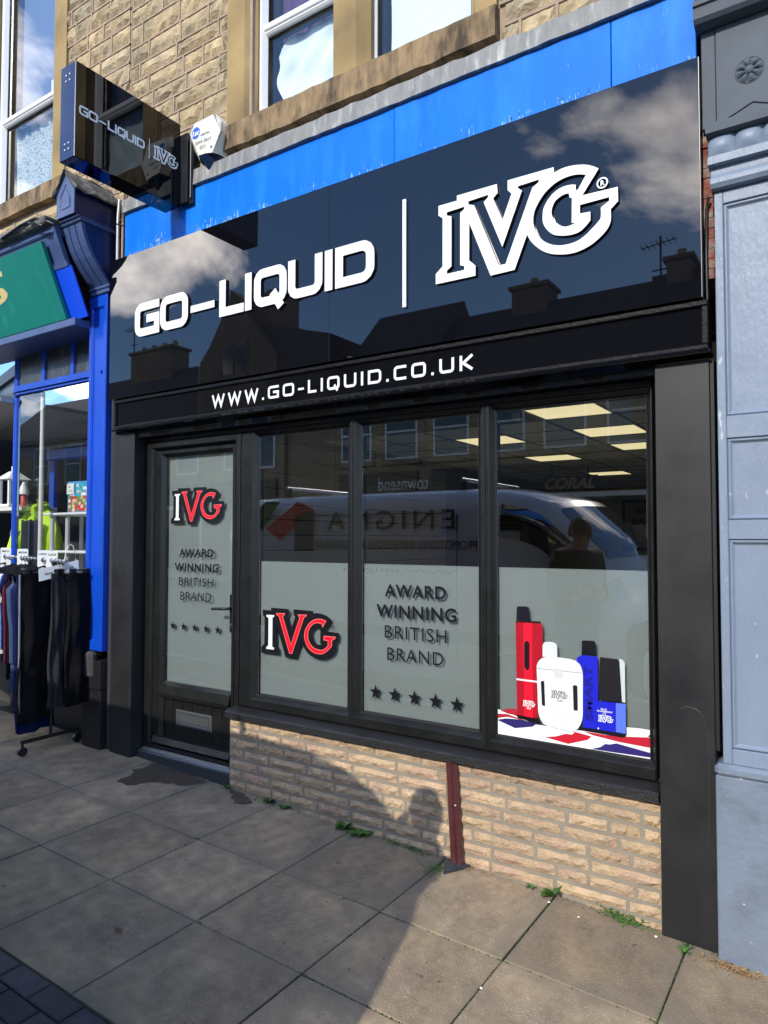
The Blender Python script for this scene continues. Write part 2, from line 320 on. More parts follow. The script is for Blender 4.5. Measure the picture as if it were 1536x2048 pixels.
class MB:
    """collects faces in world metres, then links them as one mesh object"""
    def __init__(s):
        s.v, s.f, s.mi, s.sm = [], [], [], []
    def add(s, vs, fs, mi=0, smooth=False):
        b = len(s.v); s.v += [tuple(v) for v in vs]
        for f in fs:
            s.f.append([b + i for i in f]); s.mi.append(mi); s.sm.append(smooth)
        return s
    def box(s, x0, x1, y0, y1, z0, z1, mi=0, c=0.0):
        if x0 > x1: x0, x1 = x1, x0
        if y0 > y1: y0, y1 = y1, y0
        if z0 > z1: z0, z1 = z1, z0
        c = min(c, (x1 - x0) * .45, (y1 - y0) * .45, (z1 - z0) * .45)
        if c <= 0:
            return s.add([(x, y, z) for x in (x0, x1) for y in (y0, y1) for z in (z0, z1)],
                         [(0, 1, 3, 2), (4, 6, 7, 5), (0, 4, 5, 1), (2, 3, 7, 6), (0, 2, 6, 4), (1, 5, 7, 3)], mi)
        vs, idx = [], {}
        for sx in (0, 1):
            for sy in (0, 1):
                for sz in (0, 1):
                    X, Y, Z = (x0, x1)[sx], (y0, y1)[sy], (z0, z1)[sz]
                    dx, dy, dz = (c, -c)[sx], (c, -c)[sy], (c, -c)[sz]
                    for a, p in enumerate(((X, Y + dy, Z + dz), (X + dx, Y, Z + dz), (X + dx, Y + dy, Z))):
                        idx[sx, sy, sz, a] = len(vs); vs.append(p)
        g = lambda *k: idx[k]
        fs = []
        for q in (0, 1):
            fs.append([g(q, 0, 0, 0), g(q, 1, 0, 0), g(q, 1, 1, 0), g(q, 0, 1, 0)])
            fs.append([g(0, q, 0, 1), g(1, q, 0, 1), g(1, q, 1, 1), g(0, q, 1, 1)])
            fs.append([g(0, 0, q, 2), g(1, 0, q, 2), g(1, 1, q, 2), g(0, 1, q, 2)])
        for a in (0, 1):
            for b in (0, 1):
                fs.append([g(a, b, 0, 0), g(a, b, 1, 0), g(a, b, 1, 1), g(a, b, 0, 1)])
                fs.append([g(a, 0, b, 0), g(a, 1, b, 0), g(a, 1, b, 2), g(a, 0, b, 2)])
                fs.append([g(0, a, b, 1), g(1, a, b, 1), g(1, a, b, 2), g(0, a, b, 2)])
                for d in (0, 1):
                    fs.append([g(a, b, d, 0), g(a, b, d, 1), g(a, b, d, 2)])
        return s.add(vs, fs, mi)
    def prism(s, pts, fn, d0, d1, mi=0, side=None, cap0=False):
        """polygon pts (a,b) placed by fn(a,b,d): front cap at d0, walls to d1, back cap if cap0"""
        n = len(pts)
        vs = [fn(a, b, d0) for a, b in pts] + [fn(a, b, d1) for a, b in pts]
        s.add(vs[:n], [list(range(n))], mi)
        s.add(vs, [(i, (i + 1) % n, n + (i + 1) % n, n + i) for i in range(n)], mi if side is None else side)
        if cap0: s.add(vs[n:], [list(range(n))[::-1]], mi if side is None else side)
        return s
    def tube(s, pts, r, n=8, mi=0, cap=True):
        pts = [Vector(p) for p in pts]; rings = []
        rs = r if isinstance(r, (list, tuple)) else [r] * len(pts)
        for i, p in enumerate(pts):
            d = (pts[min(i + 1, len(pts) - 1)] - pts[max(i - 1, 0)]).normalized()
            a = d.orthogonal().normalized() if abs(d.z) < .99 else Vector((1, 0, 0))
            if abs(d.z) < .9: a = d.cross(Vector((0, 0, 1))).normalized()
            b = d.cross(a)
            rings.append([p + (a * math.cos(2 * math.pi * k / n) + b * math.sin(2 * math.pi * k / n)) * rs[i] for k in range(n)])
        vs = [v for q in rings for v in q]
        fs = [(i * n + k, i * n + (k + 1) % n, (i + 1) * n + (k + 1) % n, (i + 1) * n + k) for i in range(len(pts) - 1) for k in range(n)]
        s.add(vs, fs, mi, True)
        if cap:
            s.add(rings[0], [list(range(n))[::-1]], mi); s.add(rings[-1], [list(range(n))], mi)
        return s
    def grid(s, P, nu, nv, mi=0, smooth=True):
        """P(i,j) for i in 0..nu, j in 0..nv"""
        vs = [P(i, j) for i in range(nu + 1) for j in range(nv + 1)]
        fs = [(i * (nv + 1) + j, (i + 1) * (nv + 1) + j, (i + 1) * (nv + 1) + j + 1, i * (nv + 1) + j + 1) for i in range(nu) for j in range(nv)]
        return s.add(vs, fs, mi, smooth)
    def disc(s, c, r, fn, n=16, mi=0):
        return s.add([fn(c[0] + r * math.cos(2 * math.pi * k / n), c[1] + r * math.sin(2 * math.pi * k / n)) for k in range(n)], [list(range(n))], mi)
    def build(s, name, mats, parent=None, **t):
        me = bpy.data.meshes.new(name)
        off = wloc(parent) if parent else Vector((0, 0, 0))
        me.from_pydata([(v[0] - off.x, v[1] - off.y, v[2] - off.z) for v in s.v], [], s.f)
        mats = mats if isinstance(mats, (list, tuple)) else [mats]
        for q in mats: me.materials.append(q if not isinstance(q, str) else M[q])
        me.polygons.foreach_set('material_index', s.mi); me.polygons.foreach_set('use_smooth', s.sm)
        me.update()
        import bmesh as _b
        bm = _b.new(); bm.from_mesh(me); _b.ops.delete(bm, geom=[q for q in bm.verts if not q.link_faces], context='VERTS'); _b.ops.recalc_face_normals(bm, faces=bm.faces); bm.to_mesh(me); bm.free()
        o = bpy.data.objects.new(name, me); COL.objects.link(o)
        if parent: o.parent = parent
        return tag(o, **t)

def boxobj(name, mt, parent, x0, x1, y0, y1, z0, z1, c=.0, **t):
    return MB().box(x0, x1, y0, y1, z0, z1, 0, c).build(name, mt, parent, **t)

WALL = lambda a, b, d: (a, d, b)                       # facade plane: a = X, b = Z, d = Y (towards the wall)

def ring(mb, x0, x1, z0, z1, w, yf, yg, bead=.022, yb=.24, mi=0):
    """mitred frame: w = (left, right, bottom, top) face widths; chamfered bead down to the glass plane yg"""
    l, r, b, t = w
    def rect(i, y, k=1.0):
        return [(x0 + l * k * i, y, z0 + b * k * i), (x1 - r * k * i, y, z0 + b * k * i), (x1 - r * k * i, y, z1 - t * k * i), (x0 + l * k * i, y, z1 - t * k * i)]
    def ins(e, y):
        return [(x0 + l - e, y, z0 + b - e), (x1 - r + e, y, z0 + b - e), (x1 - r + e, y, z1 - t + e), (x0 + l - e, y, z1 - t + e)]
    e0 = [(x0 + .006, yf, z0 + .006), (x1 - .006, yf, z0 + .006), (x1 - .006, yf, z1 - .006), (x0 + .006, yf, z1 - .006)]
    loops = [rect(0, yb), rect(0, yf + .006), e0, ins(bead, yf), ins(bead - .004, yf + .004), ins(.004, yg - .006), ins(0, yg - .003), ins(0, yg + .05)]
    vs = [p for q in loops for p in q]
    fs = [(a * 4 + k, a * 4 + (k + 1) % 4, (a + 1) * 4 + (k + 1) % 4, (a + 1) * 4 + k) for a in range(len(loops) - 1) for k in range(4)]
    mb.add(vs, fs, mi)

def quad(name, mt, parent, x0, x1, y, z0, z1, **t):
    return MB().add([(x0, y, z0), (x1, y, z0), (x1, y, z1), (x0, y, z1)], [(0, 1, 2, 3)]).build(name, mt, parent, **t)

def text_mesh(s, bold=0.0, shear=0.0, spacing=1.0):
    cu = bpy.data.curves.new('lettering', 'FONT'); cu.body = s; cu.offset = bold; cu.shear = shear; cu.space_character = spacing
    cu.resolution_u = 4
    o = bpy.data.objects.new('lettering', cu); COL.objects.link(o)
    dg = bpy.context.evaluated_depsgraph_get(); dg.update()
    me = bpy.data.meshes.new_from_object(o.evaluated_get(dg))
    bpy.data.objects.remove(o); bpy.data.curves.remove(cu)
    vs = [v.co.copy() for v in me.vertices]; fs = [list(p.vertices) for p in me.polygons]
    bpy.data.meshes.remove(me)
    xs = [v.x for v in vs]; ys = [v.y for v in vs]
    return vs, fs, (min(xs), max(xs), min(ys), max(ys))

def text(mb, s, a0, a1, b0, b1, fn, d, mi=0, **k):
    """flat lettering fitted to the box a0..a1 x b0..b1 of plane fn(a,b,d)"""
    vs, fs, (xa, xb, ya, yb) = text_mesh(s, **k)
    return mb.add([fn(a0 + (v.x - xa) / (xb - xa) * (a1 - a0), b0 + (v.y - ya) / (yb - ya) * (b1 - b0), d) for v in vs], fs, mi)

def smooth(p, lim=40):
    """round the runs of small turns in a traced outline, leave real corners sharp"""
    n = len(p); V = [Vector(q) for q in p]
    turn = [math.degrees((V[i] - V[i - 1]).angle(V[(i + 1) % n] - V[i], 0)) if (V[i] - V[i - 1]).length > 1e-6 and (V[(i + 1) % n] - V[i]).length > 1e-6 else 90 for i in range(n)]
    out = []
    for i in range(n):
        a, b, c, d = V[i - 1], V[i], V[(i + 1) % n], V[(i + 2) % n]; j = (i + 1) % n
        out.append(tuple(b))
        if (turn[i] < lim or turn[j] < lim) and min(turn[i], turn[j]) > 1.5 and (c - b).length < .12:
            m0 = (c - a) * .5 if turn[i] < lim else (c - b); m1 = (d - b) * .5 if turn[j] < lim else (c - b)
            L_ = (c - b).length; m0 = m0.normalized() * L_; m1 = m1.normalized() * L_
            for t in (.25, .5, .75):
                q = b * (2*t**3 - 3*t*t + 1) + m0 * (t**3 - 2*t*t + t) + c * (-2*t**3 + 3*t*t) + m1 * (t**3 - t*t)
                out.append(tuple(q))
    return out

def fill_poly(outer, holes):
    """triangulate a polygon with holes -> verts2d, faces"""
    from mathutils.geometry import delaunay_2d_cdt
    vs, es = [], []
    for lp in [outer] + holes:
        b = len(vs); n = len(lp); vs += [Vector(p) for p in lp]; es += [(b + i, b + (i + 1) % n) for i in range(n)]
    ov, oe, of, _, _, _ = delaunay_2d_cdt(vs, es, [], 0, 1e-6)
    def inside(p, poly):
        c = False; j = len(poly) - 1
        for i in range(len(poly)):
            xi, yi = poly[i]; xj, yj = poly[j]
            if (yi > p.y) != (yj > p.y) and p.x < (xj - xi) * (p.y - yi) / (yj - yi) + xi: c = not c
            j = i
        return c
    fs = []
    for f in of:
        ctr = sum((ov[i] for i in f), Vector((0, 0))) / len(f)
        if inside(ctr, outer) and not any(inside(ctr, h) for h in holes): fs.append(list(f))
    return [tuple(v) for v in ov], fs

def plate(mb, outer, holes, fn, d0, d1, mi=0, side=None):
    """raised flat shape with holes: face at d0, walls back to d1"""
    vs, fs = fill_poly(outer, holes)
    mb.add([fn(a, b, d0) for a, b in vs], fs, mi)
    if abs(d1 - d0) > 1e-5:
        for lp in [outer] + holes:
            n = len(lp)
            mb.add([fn(a, b, d0) for a, b in lp] + [fn(a, b, d1) for a, b in lp], [(i, (i + 1) % n, n + (i + 1) % n, n + i) for i in range(n)], mi if side is None else side)

# --- the rounded square sign lettering, drawn as strokes (unit height, width w, stroke t)
def arc_path(pts, closed=False):
    """pts: (x, y, r): polyline with corners rounded by r"""
    out = []; n = len(pts)
    for i, (x, y, r) in enumerate(pts):
        if r <= 0 or (not closed and i in (0, n - 1)):
            out.append(Vector((x, y))); continue
        p = Vector((x, y)); a = Vector(pts[i - 1][:2]); b = Vector(pts[(i + 1) % n][:2])
        d1 = (a - p).normalized(); d2 = (b - p).normalized()
        ang = d1.angle(d2); t = r / math.tan(ang / 2)
        c = p + (d1 + d2).normalized() * (r / math.sin(ang / 2))
        s0 = p + d1 * t - c; s1 = p + d2 * t - c
        for k in range(5):
            f = k / 4; v = s0.lerp(s1, f); out.append(c + v.normalized() * r)
    return out

def stroke(path, t, closed=False):
    n = len(path); L, Rr = [], []
    for i, p in enumerate(path):
        if closed: a, b = path[i - 1], path[(i + 1) % n]
        else: a, b = path[max(i - 1, 0)], path[min(i + 1, n - 1)]
        d1 = (p - a).normalized() if (p - a).length > 1e-9 else (b - p).normalized()
        d2 = (b - p).normalized() if (b - p).length > 1e-9 else d1
        nn = Vector((-(d1 + d2).y, (d1 + d2).x)).normalized()
        k = t / 2 / max(.35, nn.dot(Vector((-d1.y, d1.x))))
        L.append(p + nn * k); Rr.append(p - nn * k)
    return L, Rr

def glyph(ch, w, t):
    """list of (path, closed) for a unit-high letter of width w"""
    h = t / 2; r = .19
    X0, X1, Y0, Y1 = h, w - h, h, 1 - h
    if ch == 'G': return [([(X1 + h * .9, Y1, 0), (X0, Y1, r), (X0, Y0, r), (X1, Y0, 0), (X1, .50, 0), (w * .48, .50, 0)], False)]
    if ch == 'O': return [([(X0, Y0, r), (X1, Y0, r), (X1, Y1, r), (X0, Y1, r)], True)]
    if ch == 'Q': return [([(X0, Y0, r), (X1, Y0, r), (X1, Y1, r), (X0, Y1, r)], True), ([(w * .58, .34, 0), (w * .84, -.10, 0)], False)]
    if ch == 'D': return [([(X0, Y0, 0), (X1, Y0, r * 1.25), (X1, Y1, r * 1.25), (X0, Y1, 0)], True)]
    if ch == 'L': return [([(X0, 1, 0), (X0, Y0, 0), (w, Y0, 0)], False)]
    if ch == 'I': return [([(w / 2, 1, 0), (w / 2, 0, 0)], False)]
    if ch == 'U': return [([(X0, 1, 0), (X0, Y0, r), (X1, Y0, r), (X1, 1, 0)], False)]
    if ch == 'C': return [([(w, Y1, 0), (X0, Y1, r), (X0, Y0, r), (w, Y0, 0)], False)]
    if ch == 'W': return [([(h * .7, 1, 0), (w * .27, 0.06, 0), (w * .5, .86, 0), (w * .73, 0.06, 0), (w - h * .7, 1, 0)], False)]
    if ch == 'K': return [([(X0, 1, 0), (X0, 0, 0)], False), ([(w - h, .97, 0), (X0 + t * .9, .5, 0), (w - h, .03, 0)], False)]
    if ch == '-': return [([(0, .42, 0), (w, .42, 0)], False)]
    if ch == '.': return [([(w / 2, t, 0), (w / 2, 0, 0)], False)]

def sign_letter(mb, ch, a0, b0, w, hgt, t, fn, d0, d1, mi=0, side=None):
    """letter face at depth d0 with walls back to d1"""
    for gi, (pth, closed) in enumerate(glyph(ch, w / hgt, t)):
        path = arc_path(pth, closed); L, Q = stroke(path, t if ch != '-' else t * .82, closed)
        e = -.0008 * gi if d0 < d1 else .0008 * gi
        n = len(path); T = lambda p, d: fn(a0 + p.x * hgt, b0 + p.y * hgt, d)
        mb.add([T(p, d0 + e) for p in L] + [T(p, d0 + e) for p in Q], [(i, (i + 1) % n, n + (i + 1) % n, n + i) for i in range(n if closed else n - 1)], mi)
        if abs(d1 - d0) > 1e-6:
            loops = [L, Q] if closed else [L + Q[::-1]]
            for lp in loops:
                k = len(lp)
                mb.add([T(p, d0 + e) for p in lp] + [T(p, d1) for p in lp], [(i, (i + 1) % k, k + (i + 1) % k, k + i) for i in range(k)], mi if side is None else side)

def star(cx, cz, r):
    return [(cx + (r if k % 2 == 0 else r * .40) * math.sin(math.pi * k / 5), cz + (r if k % 2 == 0 else r * .40) * math.cos(math.pi * k / 5)) for k in range(10)]

def copy_tree(o, parent=None):
    c = o.copy(); COL.objects.link(c)
    if parent: c.parent = parent
    for ch in list(o.children): copy_tree(ch, c)
    return c

GZ = lambda x: -0.0363 * x                              # the pavement falls to the right

# traced outlines, in metres on their own plane
LOGO_OUT = [(0.015, 0.418), (0.125, 0.417), (0.125, 0.444), (0.352, 0.442), (0.356, 0.395), (0.331, 0.374), (0.382, 0.251), (0.431, 0.371), (0.41, 0.394), (0.41, 0.444), (0.649, 0.441), (0.651, 0.413), (0.685, 0.422), (0.724, 0.423), (0.763, 0.418), (0.801, 0.408), (0.833, 0.393), (0.865, 0.371), (0.787, 0.265), (0.951, 0.26), (0.952, 0.194), (0.918, 0.164), (0.918, 0.113), (0.904, 0.079), (0.873, 0.049), (0.829, 0.021), (0.778, 0.004), (0.727, -0.0), (0.669, 0.009), (0.616, 0.028), (0.575, 0.057), (0.535, 0.1), (0.511, 0.143), (0.445, -0.018), (0.315, -0.02), (0.196, 0.281), (0.195, 0.085), (0.231, 0.049), (0.231, -0.003), (-0.002, -0.001), (-0.002, 0.054), (0.039, 0.087), (0.04, 0.345), (0.015, 0.366)]
LOGO_CTR = [(0.722, 0.293), (0.726, 0.272), (0.737, 0.265), (0.735, 0.146), (0.757, 0.142), (0.722, 0.135), (0.696, 0.138), (0.67, 0.156), (0.647, 0.184), (0.637, 0.216), (0.639, 0.242), (0.654, 0.271), (0.678, 0.287), (0.704, 0.294)]
LOGO_I = [(0.065, 0.371), (0.168, 0.374), (0.168, 0.362), (0.144, 0.347), (0.143, 0.07), (0.167, 0.06), (0.166, 0.041), (0.065, 0.041), (0.065, 0.058), (0.092, 0.076), (0.093, 0.342), (0.065, 0.354)]
LOGO_V = [(0.192, 0.396), (0.304, 0.4), (0.302, 0.386), (0.278, 0.368), (0.38, 0.112), (0.486, 0.371), (0.465, 0.389), (0.465, 0.399), (0.573, 0.402), (0.573, 0.389), (0.54, 0.371), (0.397, 0.023), (0.361, 0.022), (0.225, 0.366), (0.192, 0.38)]
LOGO_G = [(0.806, 0.359), (0.763, 0.372), (0.724, 0.375), (0.685, 0.37), (0.645, 0.355), (0.604, 0.327), (0.57, 0.286), (0.549, 0.245), (0.544, 0.194), (0.556, 0.151), (0.583, 0.105), (0.623, 0.072), (0.669, 0.053), (0.715, 0.048), (0.76, 0.053), (0.798, 0.07), (0.83, 0.094), (0.861, 0.121), (0.872, 0.137), (0.873, 0.184), (0.912, 0.205), (0.912, 0.223), (0.775, 0.222), (0.775, 0.181), (0.824, 0.177), (0.824, 0.136), (0.798, 0.111), (0.767, 0.093), (0.728, 0.09), (0.683, 0.097), (0.643, 0.113), (0.61, 0.148), (0.593, 0.185), (0.592, 0.221), (0.597, 0.253), (0.618, 0.287), (0.645, 0.313), (0.678, 0.329), (0.711, 0.333), (0.743, 0.329), (0.756, 0.324), (0.756, 0.3), (0.765, 0.297)]
RED = [(-1.45, 1.33), (-1.313, 1.331), (-1.304, 1.316), (-1.303, 1.156), (-1.328, 1.154), (-1.333, 0.852), (-1.444, 0.854)]
RED_TIP = [(-1.442, 1.408), (-1.434, 1.412), (-1.393, 1.414), (-1.376, 1.409), (-1.374, 1.34), (-1.445, 1.338)]
RED_TOP = [(-1.446, 1.337), (-1.315, 1.342), (-1.312, 1.331), (-1.45, 1.329)]
RED_HI = [(-1.407, 1.329), (-1.36, 1.33), (-1.359, 0.851), (-1.404, 0.853)]
RED_SLOT = [(-1.403, 1.225), (-1.394, 1.237), (-1.382, 1.238), (-1.374, 1.226), (-1.375, 1.1), (-1.385, 1.088), (-1.395, 1.091), (-1.403, 1.106)]
RED_BAND = [(-1.448, 1.041), (-1.331, 1.04), (-1.331, 1.031), (-1.448, 1.032)]
RED_FOOT = [(-1.444, 0.854), (-1.33, 0.852), (-1.317, 0.823), (-1.442, 0.839)]
WHITE = [(-1.336, 1.104), (-1.332, 1.127), (-1.314, 1.153), (-1.272, 1.168), (-1.209, 1.169), (-1.142, 1.163), (-1.113, 1.144), (-1.102, 1.115), (-1.099, 1.09), (-1.101, 0.906), (-1.109, 0.862), (-1.132, 0.825), (-1.158, 0.814), (-1.275, 0.821), (-1.303, 0.83), (-1.323, 0.862), (-1.33, 0.901), (-1.333, 1.029)]
WHITE_TIP = [(-1.304, 1.165), (-1.303, 1.223), (-1.297, 1.236), (-1.281, 1.242), (-1.244, 1.241), (-1.228, 1.229), (-1.227, 1.168)]
WHITE_SEAM = [(-1.336, 1.106), (-1.101, 1.106), (-1.101, 1.102), (-1.336, 1.102)]
WHITE_BTN = [(-1.247, 1.107), (-1.241, 1.115), (-1.207, 1.115), (-1.2, 1.109), (-1.2, 1.074), (-1.207, 1.066), (-1.239, 1.066), (-1.247, 1.072)]
WHITE_S1 = [(-1.314, 1.038), (-1.308, 1.044), (-1.296, 1.044), (-1.292, 0.921), (-1.302, 0.919), (-1.309, 0.924)]
WHITE_S2 = [(-1.149, 1.035), (-1.145, 1.041), (-1.13, 1.041), (-1.126, 1.037), (-1.125, 0.924), (-1.128, 0.918), (-1.144, 0.918), (-1.146, 0.923)]
BLUE = [(-1.129, 1.176), (-1.103, 1.192), (-1.026, 1.191), (-1.026, 0.979), (-0.895, 0.981), (-0.896, 0.841), (-1.101, 0.842), (-1.098, 1.098), (-1.102, 1.124), (-1.12, 1.15), (-1.129, 1.153)]
BLUE_TIP = [(-1.102, 1.259), (-1.097, 1.264), (-1.045, 1.266), (-1.036, 1.26), (-1.034, 1.193), (-1.104, 1.192)]
BLUE_TANK = [(-1.014, 1.19), (-0.932, 1.188), (-0.922, 1.178), (-0.912, 0.988), (-1.022, 0.984)]
BLUE_CLEAR = [(-0.924, 1.189), (-0.909, 1.189), (-0.897, 1.174), (-0.897, 0.987), (-0.912, 0.988)]
BLUE_SIDE = [(-0.941, 0.98), (-0.896, 0.981), (-0.896, 0.841), (-0.942, 0.843)]
BLUE_FOOT = [(-1.101, 0.842), (-0.896, 0.841), (-0.896, 0.829), (-0.912, 0.821), (-1.123, 0.826)]
CLOTH = [(-1.565, 0.87), (-1.447, 0.846), (-1.354, 0.819), (-1.204, 0.82), (-1.109, 0.823), (-0.892, 0.835), (-0.894, 0.871), (-0.836, 0.875), (-0.774, 0.874), (-0.776, 0.701), (-1.566, 0.709)]
F_RED1 = [(-1.536, 0.863), (-1.487, 0.881), (-1.447, 0.883), (-1.447, 0.849), (-1.499, 0.853)]
F_RED1B = [(-1.563, 0.845), (-1.499, 0.85), (-1.39, 0.829), (-1.414, 0.831), (-1.499, 0.836), (-1.563, 0.821)]
F_NAVY1 = [(-1.565, 0.813), (-1.506, 0.827), (-1.42, 0.833), (-1.342, 0.821), (-1.363, 0.805), (-1.457, 0.784)]
F_RED2 = [(-1.296, 0.763), (-1.238, 0.776), (-1.19, 0.796), (-1.156, 0.797), (-1.142, 0.813), (-1.06, 0.803), (-1.079, 0.784), (-1.176, 0.749)]
F_NAVY2 = [(-1.061, 0.743), (-1.018, 0.759), (-0.994, 0.778), (-0.975, 0.778), (-0.941, 0.789), (-0.775, 0.769), (-0.775, 0.749), (-0.939, 0.745)]
F_RED3 = [(-1.098, 0.822), (-0.991, 0.82), (-0.897, 0.827), (-0.774, 0.841), (-0.775, 0.793), (-0.923, 0.797), (-1.055, 0.81)]
F_BLK = [(-0.796, 0.842), (-0.791, 0.851), (-0.774, 0.854), (-0.774, 0.843)]

LOGO_OUT, LOGO_CTR, LOGO_G = smooth(LOGO_OUT), smooth(LOGO_CTR), smooth(LOGO_G)
WHITE, WHITE_TIP = smooth(WHITE), smooth(WHITE_TIP)

# ================================================================== THE SETTING
def ground_sheet(name, m_, x0, x1, y0, y1, dz):
    return MB().add([(x0, y0, GZ(x0) + dz), (x1, y0, GZ(x1) + dz), (x1, y1, GZ(x1) + dz), (x0, y1, GZ(x0) + dz)], [(0, 1, 2, 3)]).build(name, m_, kind='structure')
ground_sheet('ground', 'asphalt', -300, 300, -400, 60, -.30)
ground_sheet('road', 'asphalt', -60, 60, -10.6, -2.60, -.105)
ground_sheet('far_pavement', 'kerb', -60, 60, -13.2, -10.6, -.02)
pave = ground_sheet('pavement', 'joint', -14, 9, -2.46, .30, -.012)
kerb = tag(thing('kerb', (0, -2.5, 0), None, None, kind='structure'))
for i in range(-12, 8):
    a, b = i * .915 + .004, (i + 1) * .915 - .004
    vs = [(x, y, GZ(x) + z) for x in (a, b) for y, z in ((-2.60, -.2), (-2.60, -.02), (-2.585, 0), (-2.46, 0), (-2.46, -.2))]
    MB().add(vs, [(k, k + 1, k + 6, k + 5) for k in range(4)] + [(0, 1, 2, 3, 4), (5, 6, 7, 8, 9)]).build('kerb_stone', 'kerb', kerb)
XJ = [-.61 - .602 * k for k in range(-3, 14)]            # slab joints, measured
YJ = [.10, -.585, -1.135, -1.728]
def slab(x0, x1, y0, y1, name, m_, g=.0035, ch=.004, jit=.002):
    t = [R.uniform(-jit, jit) for _ in range(3)]
    def z(x, y): return GZ(x) + t[0] + t[1] * (x - x0) / (x1 - x0) + t[2] * (y - y0) / (y1 - y0)
    a, b, c, d = x0 + g, x1 - g, y0 + g, y1 - g
    j = lambda: R.uniform(-.0018, .0018)
    o_ = [(a + j(), c + j()), (b + j(), c + j()), (b + j(), d + j()), (a + j(), d + j())]
    i_ = [(o_[0][0] + ch, o_[0][1] + ch), (o_[1][0] - ch, o_[1][1] + ch), (o_[2][0] - ch, o_[2][1] - ch), (o_[3][0] + ch, o_[3][1] - ch)]
    vs = [(x, y, z(x, y) - .03) for x, y in o_] + [(x, y, z(x, y) - ch * .7) for x, y in o_] + [(x, y, z(x, y)) for x, y in i_]
    fs = [(8, 9, 10, 11)] + [(k + q * 4, (k + 1) % 4 + q * 4, (k + 1) % 4 + q * 4 + 4, k + q * 4 + 4) for q in (0, 1) for k in range(4)]
    return MB().add(vs, fs).build(name, m_, pave)
for i in range(len(XJ) - 1):
    for j in range(3):
        if j == 0 and XJ[i + 1] < -4.9:
            pass
        slab(XJ[i + 1], XJ[i], YJ[j + 1], YJ[j], 'paving_slab', 'slab')
for r_ in range(7):
    y1 = -1.732 - r_ * .104
    x = -6.4 + (.1 if r_ % 2 else 0)
    while x < .8:
        if x < -1.5 or r_ == 0:
            slab(x, x + .204, y1 - .104, y1, 'paver', 'paver', g=.0025, ch=.005, jit=.0012)
        x += .204
MB().add([(-1.5, -2.46, GZ(-1.5) - .002), (1.6, -2.46, GZ(1.6) - .002), (1.6, -1.838, GZ(1.6) - .002), (-1.5, -1.838, GZ(-1.5) - .002)], [(0, 1, 2, 3)]).build('paver_field', 'paver', pave)
# moss and dirt lying in the joints
mb = MB()
def blob(x, y, r, h):
    n = 7; a0 = R.uniform(0, 6)
    rim = [(x + r * R.uniform(.6, 1.2) * math.cos(a0 + 2 * math.pi * k / n), y + r * R.uniform(.6, 1.2) * math.sin(a0 + 2 * math.pi * k / n)) for k in range(n)]
    mb.add([(a, b, GZ(a) - .006) for a, b in rim] + [(x, y, GZ(x) + h)], [(k, (k + 1) % n, n) for k in range(n)], smooth=True)
for xj, ya, yb, dn in ((-1.212, -1.0, .0, 60), (-.61, -1.3, .0, 70), (-1.814, -1.15, -.05, 55), (-2.416, -1.2, -.6, 12), (-3.02, -1.2, -.55, 10)):
    for _ in range(dn):
        blob(xj + R.gauss(0, .0035), R.uniform(ya, yb), R.uniform(.003, .008), R.uniform(-.003, .003))
for yj, xa, xb in ((-.585, -3.1, -.5), (-1.135, -2.6, -1.0)):
    for _ in range(60):
        blob(R.uniform(xa, xb), yj + R.gauss(0, .003), R.uniform(.003, .007), R.uniform(-.004, .002))
for x, y in ((-1.814, -1.14), (-2.416, -1.14), (-.61, -.585), (-1.212, -.585), (-3.02, -.585)):
    for _ in range(14): blob(x + R.gauss(0, .02), y + R.gauss(0, .012), R.uniform(.004, .009), R.uniform(-.002, .003))
mb.build('moss', 'moss', pave, kind='stuff')
# dirt line along the foot of the wall
mb = MB()
for _ in range(420):
    x = R.uniform(-3.4, -.3); y = .035 + R.gauss(0, .018) - (.05 if x > -.72 else 0)
    blob(x, y, R.uniform(.003, .010), R.uniform(0, .006))
mb.build('wall_foot_dirt', 'joint', pave, kind='stuff')
# damp stains by the doorstep: thin irregular films on the slabs
def stain(pts, nm):
    MB().add([(x, y, GZ(x) + .0045) for x, y in pts], [list(range(len(pts)))]).build(nm, 'wet', pave)
stain([(-4.20, .04), (-4.16, -.03), (-4.15, -.10), (-4.19, -.14), (-4.12, -.17), (-4.09, -.23), (-4.10, -.29), (-4.07, -.345), (-4.02, -.33), (-3.97, -.345), (-3.93, -.30), (-3.93, -.25), (-3.90, -.21), (-3.87, -.20), (-3.85, -.165), (-3.80, -.17), (-3.77, -.13), (-3.70, -.14), (-3.66, -.09), (-3.63, -.03), (-3.62, .03), (-3.80, .045)], 'damp_patch')
stain([(-3.38, .02), (-3.36, -.02), (-3.31, -.03), (-3.30, -.07), (-3.25, -.08), (-3.22, -.12), (-3.17, -.10), (-3.13, -.05), (-3.19, -.01), (-3.25, .0), (-3.30, .03)], 'damp_patch')

